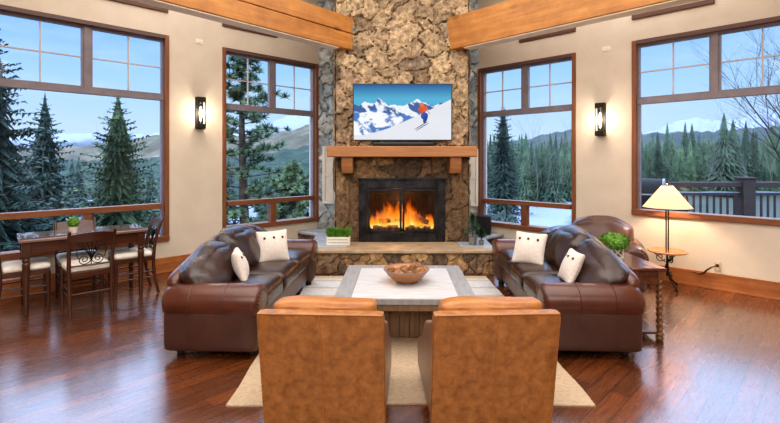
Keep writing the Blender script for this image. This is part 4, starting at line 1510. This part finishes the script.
# ------------------------------------------------------------------ wall sconces, wall plates, outlets
M_bulbglow = emit('sconce_bulb', C(255, 236, 200), 12)
M_clear = glass_mat('sconce_glass', (1, .98, .94, 1), .05)
def sconce(side, s, zc, label):
    p = on_wall(side, s)
    root = empty('wall_sconce', (p.x, p.y, zc), wall_rot(side), label, 'wall lamp', 'pair of wall sconces')
    mb = MB(); mb.box((-.058, -.016, -.24), (.058, 0, .24)); mb.build('backplate', M_iron, root, bevel=.003)
    mb = MB()
    for x in (-.055, .055):
        for y in (-.10,):
            mb.cbox((x, y, 0), (.012, .012, .47))
        mb.box((x - .006, -.10, -.235), (x + .006, -.016, -.223)); mb.box((x - .006, -.10, .223), (x + .006, -.016, .235))
    for z in (-.2, .2):
        mb.box((-.055, -.106, z - .035), (.055, -.02, z + .035))
    mb.build('cage', M_iron, root)
    mb = MB(); mb.lathe([(.034, -.165), (.034, .165)], (0, -.06, 0), 20, cap=False); mb.build('glass_tube', M_clear, root)
    mb = MB(); mb.lathe([(.006, -.12), (.016, -.06), (.018, .04), (.008, .09)], (0, -.06, 0), 14); mb.build('bulb', M_bulbglow, root)
    l = light('sconce_light', 'POINT', (0, 0, 0), 8, (1, .88, .70), .05)
    q = Matrix.Rotation(wall_rot(side), 4, 'Z') @ V((0, -.15, 0))
    l.location = (p.x + q.x, p.y + q.y, zc)
sconce(-1, 4.045, 2.30, 'black caged wall sconce on the wall by the dining table')
sconce(1, 4.345, 2.185, 'black caged wall sconce on the wall above the leather armchair')
for side, s, z, lab in ((-1, 4.04, 3.375, 'small white wall plate high above the sconce by the dining table'), (1, 4.41, 3.20, 'small white wall plate high above the sconce over the armchair')):
    p = on_wall(side, s)
    root = empty('wall_plate', (p.x, p.y, z), wall_rot(side), lab, 'wall plate', 'white wall plates')
    mb = MB(); mb.box((-.055, -.008, -.035), (.055, 0, .035)); mb.build('plate', M_white, root, bevel=.003)
    mb = MB(); mb.box((-.02, -.011, -.012), (.02, -.008, .012)); mb.build('rocker', M_white, root)
M_beige = pm('beige_plate', C(206, 184, 152), C(196, 172, 140), 10, .5)
p = on_wall(1, 5.72)
ou = empty('wall_outlet', (p.x, p.y, .285), wall_rot(1), 'beige wall outlet just above the baseboard, past the lamp', 'outlet')
mb = MB(); mb.box((-.036, -.007, -.058), (.036, 0, .058)); mb.build('plate', M_beige, ou, bevel=.003)
mb = MB()
for z in (-.024, .024):
    mb.lathe([(.016, -.0025), (.016, .0005)], (0, 0, 0), 14, M=Matrix.Translation((0, -.008, z)) @ Matrix.Rotation(PI / 2, 4, 'X'))
mb.build('socket', M_white, ou)
cd = empty('lamp_cord', (p.x, p.y, .285), wall_rot(1), 'dark lamp plug and cord hanging from the beige outlet', 'cord')
mb = MB(); mb.soft((0, -.028, .018), (.034, .036, .030), .008, 6); mb.build('plug', M_bronze, cd)
mb = MB(); mb.tube([(0, -.047, .018), (-.05, -.065, -.005), (-.10, -.06, -.05), (-.13, -.05, -.09), (-.18, -.05, -.12), (-.24, -.05, -.10)], [.008, .007, .010, .013, .010, .006], 7); mb.build('cord', M_bronze, cd)
p = on_wall(1, 3.02)
ou = empty('wall_outlet', (p.x, p.y, .30), wall_rot(1), 'small brown wall outlet under the window beside the black speaker', 'outlet')
mb = MB(); mb.box((-.036, -.007, -.058), (.036, 0, .058)); mb.build('plate', M_casing, ou, bevel=.003)
mb = MB(); mb.cbox((0, -.0085, -.024), (.024, .003, .028)); mb.cbox((0, -.0085, .024), (.024, .003, .028)); mb.build('socket', M_bronze, ou)
# ------------------------------------------------------------------ outdoors: ground, hills
def interp(pts, x):
    xs, ys = zip(*pts)
    return np.interp(x, xs, ys)
def hill(name, D, prof, mat, foot=.6, nu=160, nv=26, rough=.05, seed=0, base_drop=.02):
    """a ridge D metres away; prof gives its height as (bearing tangent, rise over the eye per metre)"""
    us = np.linspace(prof[0][0], prof[-1][0], nu + 1)
    hr = interp(prof, us)
    vs, fs = [], []
    for i, u in enumerate(us):
        for j in range(nv + 1):
            t = j / nv                       # 0 ridge -> 1 foot
            dd = D * (1 - (1 - foot) * t)
            top = 1.6 + hr[i] * D
            low = -3.0 - base_drop * D
            p = V((u * 9, t * 5, seed))
            z = top + (low - top) * (t ** 1.15)
            z += D * rough * (noise.fractal(p, 1.0, 2.0, 5) * .5) * min(1, t * 2.5) * (1 - t)
            z += D * rough * .12 * noise.fractal(V((u * 40, 3, seed)), 1, 2, 3) * (1 - t)
            vs.append((u * dd, dd, z))
    for i in range(nu):
        for j in range(nv):
            a = i * (nv + 1) + j
            fs.append((a, a + 1, a + nv + 2, a + nv + 1))
    mb = MB(); mb.add(vs, fs)
    return tag(mb.build(name, mat, smooth=80, recalc=False), kind='structure')
def hill_mat(name, cols, zlo, zhi, scale, snow=None, snowline=.6):
    m, nt, b, out = new_mat(name)
    tcn = nt.nodes.new('ShaderNodeTexCoord')
    s = nt.nodes.new('ShaderNodeSeparateXYZ'); nt.links.new(tcn.outputs['Object'], s.inputs[0])
    n = noise_node(nt, coords(nt), scale, 7, .7, .5)
    r = ramp(nt, n, [(.32, cols[0]), (.5, cols[1]), (.68, cols[2])])
    col = r.outputs[0]
    if snow:
        mr = nt.nodes.new('ShaderNodeMapRange'); mr.inputs[1].default_value = zlo; mr.inputs[2].default_value = zhi
        nt.links.new(s.outputs[2], mr.inputs[0])
        n2 = noise_node(nt, coords(nt, (1, 1, 2)), scale * .6, 7, .7)
        ad = nt.nodes.new('ShaderNodeMath'); ad.operation = 'MULTIPLY_ADD'; ad.inputs[1].default_value = .9; nt.links.new(n2, ad.inputs[0]); nt.links.new(mr.outputs[0], ad.inputs[2])
        k = ramp(nt, ad.outputs[0], [(snowline, (0, 0, 0, 1)), (min(1, snowline + .22), (1, 1, 1, 1))])
        mx = nt.nodes.new('ShaderNodeMix'); mx.data_type = 'RGBA'
        nt.links.new(k.outputs[0], mx.inputs[0]); nt.links.new(col, mx.inputs[6]); mx.inputs[7].default_value = snow
        col = mx.outputs[2]
    nt.links.new(col, b.inputs['Base Color'])
    b.inputs['Roughness'].default_value = .95
    b.inputs['Specular IOR Level'].default_value = .1
    return m
px = lambda pts: [((x - 390) / 450, (160 - y) / 450) for x, y in pts]
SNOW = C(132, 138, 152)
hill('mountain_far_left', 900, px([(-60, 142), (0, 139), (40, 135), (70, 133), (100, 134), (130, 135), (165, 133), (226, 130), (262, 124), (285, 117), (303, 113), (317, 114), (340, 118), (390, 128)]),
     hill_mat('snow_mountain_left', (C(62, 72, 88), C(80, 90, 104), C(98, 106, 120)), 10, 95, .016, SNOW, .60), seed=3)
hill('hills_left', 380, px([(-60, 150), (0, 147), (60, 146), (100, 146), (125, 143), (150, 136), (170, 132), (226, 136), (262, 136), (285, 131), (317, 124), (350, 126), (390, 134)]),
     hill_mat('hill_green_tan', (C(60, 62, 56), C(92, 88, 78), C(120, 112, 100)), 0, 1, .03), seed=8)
hill('forest_slope_left', 130, px([(-60, 168), (0, 166), (70, 160), (110, 162), (165, 156), (226, 158), (275, 152), (317, 144), (350, 150), (390, 155)]),
     hill_mat('forest_slope_dark', (C(34, 46, 44), C(50, 64, 58), C(74, 86, 76)), 0, 1, .16), seed=12, foot=.3, base_drop=.08)
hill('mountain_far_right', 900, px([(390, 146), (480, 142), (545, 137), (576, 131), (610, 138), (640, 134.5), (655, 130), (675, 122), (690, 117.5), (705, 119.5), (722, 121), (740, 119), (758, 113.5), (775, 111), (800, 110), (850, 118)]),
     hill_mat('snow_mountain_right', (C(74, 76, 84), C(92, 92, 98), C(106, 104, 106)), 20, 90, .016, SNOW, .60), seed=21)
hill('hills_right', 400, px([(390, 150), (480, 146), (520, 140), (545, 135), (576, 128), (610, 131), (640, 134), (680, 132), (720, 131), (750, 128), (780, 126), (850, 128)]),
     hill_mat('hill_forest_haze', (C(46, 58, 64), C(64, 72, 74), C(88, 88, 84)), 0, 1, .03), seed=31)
hill('forest_slope_right', 150, px([(390, 152), (480, 150), (576, 146), (640, 146), (700, 144), (780, 142), (850, 142)]),
     hill_mat('forest_slope_green', (C(34, 46, 40), C(52, 68, 56), C(76, 90, 74)), 0, 1, .14), seed=41, foot=.34, base_drop=.01)

def gz(x, y):
    t = max(0, min(1, (x + 6) / 10)); t = t * t * (3 - 2 * t)
    z = -4.6 + 3.0 * t
    return z + .35 * noise.noise(V((x * .12, y * .12, 4))) - .02 * max(0, y - 30) * (1 - t)
mb = MB()
nx, ny = 90, 70
for j in range(ny + 1):
    for i in range(nx + 1):
        x = -90 + 190 * i / nx; y = -4 + 104 * (j / ny) ** 1.4
        mb.v.append((x, y, gz(x, y)))
mb.f = [(j * (nx + 1) + i, j * (nx + 1) + i + 1, (j + 1) * (nx + 1) + i + 1, (j + 1) * (nx + 1) + i) for j in range(ny) for i in range(nx)]
m, nt, b, out = new_mat('snowy_ground')
tcn = nt.nodes.new('ShaderNodeTexCoord'); s = nt.nodes.new('ShaderNodeSeparateXYZ'); nt.links.new(tcn.outputs['Object'], s.inputs[0])
n = noise_node(nt, coords(nt), .45, 6, .7)
mr = nt.nodes.new('ShaderNodeMapRange'); mr.inputs[1].default_value = 0; mr.inputs[2].default_value = -2.5
my_ = nt.nodes.new('ShaderNodeMath'); my_.operation = 'MULTIPLY_ADD'; my_.inputs[1].default_value = -.47; nt.links.new(s.outputs[1], my_.inputs[0]); nt.links.new(s.outputs[0], my_.inputs[2])
nt.links.new(my_.outputs[0], mr.inputs[0])
ad = nt.nodes.new('ShaderNodeMath'); ad.operation = 'MULTIPLY_ADD'; ad.inputs[1].default_value = .8; ad.inputs[2].default_value = -.38; nt.links.new(n, ad.inputs[0])
ad2 = nt.nodes.new('ShaderNodeMath'); ad2.operation = 'ADD'; nt.links.new(ad.outputs[0], ad2.inputs[0]); nt.links.new(mr.outputs[0], ad2.inputs[1])
r = ramp(nt, ad2.outputs[0], [(.2, C(50, 58, 50)), (.55, C(72, 80, 80)), (.8, C(124, 132, 152))])
nt.links.new(r.outputs[0], b.inputs['Base Color']); b.inputs['Roughness'].default_value = .9
tag(mb.build('ground_outside', m, smooth=80), kind='structure')

# ------------------------------------------------------------------ trees
M_needle = pm('spruce_needles', C(38, 56, 52), C(74, 96, 86), .9, .75)
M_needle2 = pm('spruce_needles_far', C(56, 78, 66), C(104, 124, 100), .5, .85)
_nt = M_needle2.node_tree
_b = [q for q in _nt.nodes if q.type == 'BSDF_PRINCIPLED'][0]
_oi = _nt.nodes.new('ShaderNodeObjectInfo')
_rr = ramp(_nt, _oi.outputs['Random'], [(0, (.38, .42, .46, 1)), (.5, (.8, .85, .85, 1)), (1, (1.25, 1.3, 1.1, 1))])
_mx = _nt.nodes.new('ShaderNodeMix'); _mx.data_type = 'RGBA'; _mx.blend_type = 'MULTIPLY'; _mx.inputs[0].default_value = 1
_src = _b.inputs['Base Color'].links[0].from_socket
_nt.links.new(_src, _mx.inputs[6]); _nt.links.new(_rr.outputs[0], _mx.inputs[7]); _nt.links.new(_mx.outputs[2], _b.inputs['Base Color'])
M_pine = pm('pine_needles', C(52, 74, 54), C(104, 122, 86), 1.2, .75)
M_bark = pm('bark_brown', C(62, 50, 42), C(88, 74, 62), 6, .9, .4, 20)
M_aspen = pm('aspen_bark', C(112, 112, 104), C(92, 92, 86), 6, .9)
def spruce_meshes(H, Rr, whorls, seed, mat, per=9, droop=.3):
    rr = random.Random(seed); mb = MB()
    def spray(p, d, L, wd):
        side = d.cross(V((0, 0, 1)))
        if side.length < 1e-4: side = V((1, 0, 0))
        side.normalize()
        n = max(3, int(L / .16))
        n = min(n, 9)
        prev = p
        for k in range(n):
            t = (k + 1) / n
            c = p + d * L * t + V((0, 0, -droop * L * t * (1 - .55 * t)))
            mb.add([prev - side * wd * .16 * (1.2 - t), prev + side * wd * .16 * (1.2 - t), c + V((0, 0, .02))], [(0, 1, 2)])
            for s in (-1, 1):
                e = prev + (side * s * rr.uniform(.7, 1.1) + d * rr.uniform(.5, .9)) * wd * (1.15 - .75 * t) + V((0, 0, rr.uniform(-.25, .08) * wd))
                mb.add([prev, prev + (c - prev) * .75, e], [(0, 1, 2)])
                e2 = prev + (side * s * .35 + V((0, 0, -.55))) * wd * (1.0 - .6 * t) * rr.uniform(.4, 1)
                mb.add([prev, prev + (c - prev) * .6, e2], [(0, 1, 2)])
            prev = c
    for i in range(whorls):
        t = (i + rr.random() * .6) / whorls
        z = H * (.06 + .94 * t)
        L0 = Rr * (1 - t) ** .78 + .04 * H * .1
        nb = max(4, int(per * (1 - .45 * t)))
        a0 = rr.random() * 6.28
        for k in range(nb):
            a = a0 + 2 * PI * (k + rr.uniform(-.3, .3)) / nb
            up = -.05 + .6 * t ** 2 + rr.uniform(-.08, .08)
            d = V((math.cos(a), math.sin(a), up)).normalized()
            L = L0 * rr.uniform(.65, 1.15)
            spray(V((0, 0, z)), d, L, min(.55, .38 * L + .07))
    mb.add([(-.03, 0, H * .97), (.03, 0, H * .97), (0, 0, H * 1.03)], [(0, 1, 2)])
    tr = MB(); tr.tube([(0, 0, 0), (0, 0, H * .5), (0, 0, H)], [.022 * H, .014 * H, .003 * H], 8)
    return mb, tr
def skirts(mb, H, Rr, tiers, seed, fill=1.0):
    rr = random.Random(seed)
    for i in range(tiers):
        t = i / tiers
        z1 = H * (.10 + .90 * (i + 1.7) / tiers)
        z0 = H * (.06 + .90 * t)
        R0 = Rr * fill * (1 - t) ** .82 * rr.uniform(.86, 1.1) + .03
        n = 15
        c = len(mb.v)
        mb.v.append((0, 0, min(z1, H * 1.04)))
        a0 = rr.random() * 6
        for k in range(n * 2):
            a = a0 + PI * k / n
            q = R0 * (rr.uniform(.85, 1.2) if k % 2 else rr.uniform(.45, .65))
            mb.v.append((q * math.cos(a), q * math.sin(a), z0 + (0 if k % 2 else (z1 - z0) * .35) - rr.uniform(0, .12) * R0))
        for k in range(n * 2):
            mb.f.append((c, c + 1 + k, c + 1 + (k + 1) % (n * 2)))
def make_spruce(name, H, Rr, whorls, seed, mat, label, group=None, per=9, cat='tree', fill=.5):
    root = empty(name, (0, 0, 0), 0, label, cat, group)
    f, t = spruce_meshes(H, Rr, whorls, seed, mat, per)
    skirts(f, H, Rr, int(whorls * .8), seed, fill)
    f.build('foliage', mat, root, smooth=0)
    t.build('trunk', M_bark, root)
    return root
def at(x, y, D):
    return V(((x - 390) / 450 * D, D, 1.6 + (160 - y) / 450 * D))
def place_top(o, H, x, ytop, D, rz=0, zs=None):
    p = at(x, ytop, D)
    z0 = gz(p.x, D) - .15
    s = (p.z - z0) / H
    o.location = (p.x, p.y, z0); o.rotation_euler.z = rz
    o.scale = (s * (zs or 1), s * (zs or 1), s)
big = make_spruce('spruce_tree', 12, 4.0, 42, 1, M_needle, 'tall dark spruce cut by the picture edge, behind the dining table window', per=13)
place_top(big, 12, -10, 18, 13, .4, .95)
t2 = make_spruce('spruce_tree', 10, 3.3, 40, 2, M_needle, 'dark spruce second from the picture edge in the dining table window', per=10)
place_top(t2, 10, 45, 96, 17, 1.2, .92)
t3 = make_spruce('spruce_tree', 10, 4.0, 42, 3, M_pine, 'green spruce centred in the dining table window, nearest the sconce', per=10)
place_top(t3, 10, 118, 95, 16, 2.2, .95)
t4 = dup(t2, label='tall spruce standing above the forest in the window over the black speaker')
place_top(t4, 10, 503, 103, 27, 2.9, .85)

def make_pine(H, seed, label):
    rr = random.Random(seed)
    root = empty('pine_tree', (0, 0, 0), 0, label, 'tree')
    tr = MB(); tr.tube([(0, 0, 0), (.05, 0, H * .4), (-.03, .04, H * .75), (0, 0, H)], [.02 * H, .015 * H, .009 * H, .002 * H], 8)
    fo = MB()
    for i in range(92):
        t = .22 + .78 * (i / 92)
        z = H * t
        L = H * .24 * (1.05 - t) ** .6 * rr.uniform(.45, 1.15)
        a = i * 2.39996 + rr.uniform(-.4, .4)
        d = V((math.cos(a), math.sin(a), rr.uniform(-.05, .35)))
        e = V((0, 0, z)) + d * L
        tr.tube([(0, 0, z), V((0, 0, z)) + d * L * .5 + V((0, 0, -.05 * L)), e], [.022, .014, .006], 5)
        for c in range(5):
            cc = V((0, 0, z)) + d * L * (.45 + .14 * c) + V((rr.uniform(-.2, .2), rr.uniform(-.2, .2), rr.uniform(-.08, .16))) * (.35 + L * .4)
            R0 = rr.uniform(.16, .27)
            for k in range(30):
                zz = rr.uniform(-.6, 1); an = rr.uniform(0, 6.28); q = math.sqrt(max(0, 1 - zz * zz))
                dd = V((q * math.cos(an), q * math.sin(an), zz))
                s = dd.orthogonal().normalized() * .035
                fo.add([cc - s, cc + s, cc + dd * R0], [(0, 1, 2)])
    fo.build('foliage', M_pine, root, smooth=0)
    tr.build('trunk', M_bark, root)
    return root
pn = make_pine(10, 6, 'tall clumped pine filling the window between the sconce and the stone chimney')
place_top(pn, 10, 243, 50, 15, .5, 1.1)
low = make_pine(7, 16, 'bushy pine lower behind the sofa window, beside the tall pine')
place_top(low, 7, 292, 166, 14, 1.5, 1.2)

# leafless trees
def make_bare(H, seed, spread, mat, label, thick=.012, depth=5, group=None):
    rr = random.Random(seed)
    root = empty('bare_tree', (0, 0, 0), 0, label, 'tree', group)
    tr, tw = MB(), MB()
    def grow(p, d, L, r, lev):
        pts, rad = [p], [r]
        n = 4
        q = p; dd = d
        for k in range(n):
            dd = (dd + V((rr.uniform(-.16, .16), rr.uniform(-.16, .16), rr.uniform(-.02, .10)))).normalized()
            q = q + dd * L / n
            pts.append(q); rad.append(r * (1 - .5 * (k + 1) / n))
            if lev < depth and k >= (1 if lev == 0 else 0):
                for _ in range(rr.choice((1, 2)) if lev else 2):
                    a = rr.uniform(0, 6.28)
                    sd = (dd * (1 - spread) + V((math.cos(a), math.sin(a), .25)) * spread).normalized()
                    grow(q, sd, L * rr.uniform(.42, .68), rad[-1] * .6, lev + 1)
        (tr if lev == 0 else tw).tube(pts, rad, 6 if lev == 0 else (4 if lev < 2 else 3), cap=False)
    grow(V((0, 0, 0)), V((0, 0, 1)), H * .62, H * thick, 0)
    tr.build('trunk', mat, root)
    tw.build('branches', mat, root)
    return root
M_bareb = pm('bare_bark_dark', C(40, 34, 34), C(56, 48, 46), 8, .9)
bt = make_bare(7.2, 5, .45, M_bareb, 'large leafless tree reaching into the window behind the floor lamp', .009, 4)
bt.location = (11.0, 11.2, gz(11.0, 11.2) - .2); bt.rotation_euler.z = 1.0
asp = make_bare(6, 9, .36, M_aspen, 'pale leafless aspen in front of the forest outside the windows right of the chimney', .004, 3, 'leafless aspens in front of the forest')
rr = random.Random(31)
first = True
for (x, D) in [(524, 34), (537, 30), (556, 31), (566, 38), (706, 36), (727, 32), (752, 34), (772, 38)]:
    o = asp if first else dup(asp)
    first = False
    p = at(x, 140, D)
    o.location = (p.x, p.y, gz(p.x, p.y) - .1); o.rotation_euler.z = rr.uniform(0, 6)
    k = rr.uniform(.75, 1.15); o.scale = (k, k, k * 1.1)
o = dup(asp, (at(85, 150, 22).x, 22, gz(at(85, 150, 22).x, 22)), 1.0, 'thin leafless tree between the spruces in the dining table window', (1.0, 1.0, 1.35), group='leafless tree by the dining window')
del o['group']

# forest outside the right-hand windows
protos = []
for k in range(3):
    protos.append(make_spruce('forest_spruce', 8, 1.7 + .2 * k, 22, 50 + k, M_needle2, 'dark green forest spruce in the stand outside the windows right of the chimney', 'spruces of the forest outside the right wall', per=8, fill=.95))
rr = random.Random(77)
cnt = 0
for D, n in ((42, 40), (54, 48), (70, 56)):
    for i in range(n):
        u = .17 + .80 * (i + rr.uniform(-.35, .35)) / n
        if .435 < u < .50:
            continue
        x = 390 + 450 * u
        ytop = rr.uniform(131, 150) if D < 60 else rr.uniform(133, 143)
        if rr.random() < .12: ytop = rr.uniform(122, 129)
        o = protos[cnt] if cnt < 3 else dup(protos[rr.randrange(3)])
        cnt += 1
        place_top(o, 8, x, ytop, D, rr.uniform(0, 6.28), rr.uniform(.55, .85))
for i in range(16):
    o = dup(protos[rr.randrange(3)])
    place_top(o, 8, 390 + 450 * (.18 + .25 * (i + rr.uniform(-.3, .3)) / 16), rr.uniform(143, 160), rr.uniform(32, 37), rr.uniform(0, 6.28), rr.uniform(.7, 1.0))
# two taller ones seen over the deck rail
for (x, y, lab) in ((724, 115, 'tallest forest spruce over the deck railing post, farther from the lamp'), (733, 121, None)):
    o = dup(protos[1], label=lab)
    place_top(o, 8, x, y, 40, x, .9)
# scattered firs on the slope outside the left windows
first = None
for i in range(26):
    u = -(.17 + .78 * (i + rr.uniform(-.4, .4)) / 26)
    D = rr.uniform(38, 70)
    x = 390 + 450 * u
    if first is None:
        first = o = make_spruce('slope_fir', 8, 1.5, 20, 90, M_needle, 'small dark fir on the slope outside the windows left of the chimney', 'firs on the slope outside the left wall', per=7, fill=.95)
    else:
        o = dup(first)
    place_top(o, 8, x, rr.uniform(158, 178), D, rr.uniform(0, 6), rr.uniform(1.0, 1.4))
# bushes on the snow
bush = empty('snowy_bush', (0, 0, 0), 0, 'dark twiggy bush on the snow beyond the black speaker', 'bush')
leafball(1.0, 1500, .16, (0, 0, .6), 4, 1.0, .8).build('foliage', M_needle, bush, smooth=0)
p = at(502, 222, 17); bush.location = (p.x, p.y, gz(p.x, p.y)); bush.scale = (.8, .8, 1.0)

# ------------------------------------------------------------------ deck, railing, grill
M_deck = wood('deck_boards', C(56, 52, 52), C(72, 66, 64), 0, 4, .7, .1)
mb = MB(); mb.prism([(3.95, 6.05), (4.35, 9.25), (11, 9.25), (11, 1.0), (6.4, 3.6)], -.22, -.04, lambda a, b, h: (a, b, h))
tag(mb.build('deck_outside', M_deck, recalc=True), kind='structure')
M_rail = wood('rail_wood', C(54, 44, 40), C(74, 60, 55), 0, 4, .7, .1)
M_snow = pm('snow', C(150, 156, 170), C(140, 148, 162), 12, .8, .2, 20)
rl = empty('deck_railing', (7.2, 9.0, -.04), 0, 'brown deck railing with a square post and snow on its lower rail', 'railing')
mb = MB(); mb.box((-2.5, -.075, 1.10), (3.4, .075, 1.20)); mb.build('top_rail', M_rail, rl, bevel=.008)
mb = MB(); mb.box((-2.5, -.03, .93), (3.4, .03, .99)); md_ = mb.build('middle_rail', M_rail, rl)
mb = MB()
n = 60
vs = []
for i in range(n + 1):
    x = -2.5 + 5.9 * i / n
    hgt = .018 + .016 * noise.noise(V((x * 2.2, 0, 0))) + .008 * noise.noise(V((x * 9, 2, 0)))
    vs += [(x, -.032, .985), (x, -.022, .991 + hgt), (x, .022, .991 + hgt), (x, .032, .985)]
fs = [(i * 4 + k, i * 4 + k + 1, i * 4 + k + 5, i * 4 + k + 4) for i in range(n) for k in range(3)]
mb.add(vs, fs); mb.build('snow_cap', M_snow, md_, smooth=60)
mb = MB(); mb.box((-2.5, -.03, .10), (3.4, .03, .16)); mb.build('bottom_rail', M_rail, rl)
for x in (-2.55, -.1, 2.5):
    mb = MB(); mb.box((x - .12, -.12, 0), (x + .12, .12, 1.26)); mb.box((x - .14, -.14, 1.26), (x + .14, .14, 1.30)); mb.build('post', M_rail, rl, bevel=.006)
for i in range(42):
    x = -2.34 + i * .135
    if abs(x + .1) < .15 or abs(x - 2.5) < .15: continue
    mb = MB(); mb.box((x - .015, -.015, .16), (x + .015, .015, .93)); mb.build('baluster', M_rail, rl)

M_grillw = pm('grill_lid_grey', C(16, 16, 18), C(24, 25, 28), 5, .75)
M_stain = pm('grill_steel', C(120, 122, 126), C(136, 138, 140), 8, .4)
g = empty('barbecue_grill', (4.36, 7.85, -.04), R(-35), 'dark hooded barbecue grill on the deck outside the window by the lamp', 'grill')
mb = MB(); mb.box((-.36, -.25, .16), (.36, .25, .84)); mb.build('cart', M_black, g, bevel=.01)
mb = MB()
pr = [(.27 * math.cos(a), .86 + .46 * math.sin(a)) for a in [PI * k / 14 for k in range(15)]]
mb.prism(pr, -.34, .34, lambda a, b_, h: (h, a, b_)); hd = mb.build('hood', M_grillw, g, recalc=True, bevel=.012)
for s in (-1, 1):
    mb = MB(); mb.prism([(.275 * math.cos(a), .86 + .465 * math.sin(a)) for a in [PI * k / 14 for k in range(15)]], s * .341, s * .375, lambda a, b_, h: (h, a, b_)); mb.build('glint_cap', M_stain, hd, recalc=True)  # pale caps stand in for the whitish reflection on the hood
mb = MB(); mb.tube([(-.22, -.24, 1.06), (-.22, -.32, 1.06), (.22, -.32, 1.06), (.22, -.24, 1.06)], .014, 8); mb.build('handle', M_stain, hd)
for s in (-1, 1):
    mb = MB(); a, b_ = sorted((s * .385, s * .70)); mb.box((a, -.22, .80), (b_, .22, .84)); mb.build('side_shelf', M_black, g, bevel=.006)
for x in (-.3, .3):
    for y in (-.2, .2):
        mb = MB(); mb.lathe([(.06, -.02), (.06, .02)], (0, 0, 0), 14, M=Matrix.Translation((x, y, .06)) @ Matrix.Rotation(PI / 2, 4, 'Y')); mb.cbox((x, y, .11), (.03, .03, .10)); mb.build('wheel', M_black, g)

# ------------------------------------------------------------------ light
light('sun', 'SUN', (0, 0, 20), 1.6, (1, .93, .82), .03, rot=(R(62), 0, R(-38)))
light('ceiling_fill', 'AREA', (0, 3.2, 4.8), 395, (1, .97, .93), 7, 6)
light('rear_fill', 'AREA', (0, -1.9, 3.6), 190, (1, .98, .96), 7, 2, rot=(R(62), 0, 0))
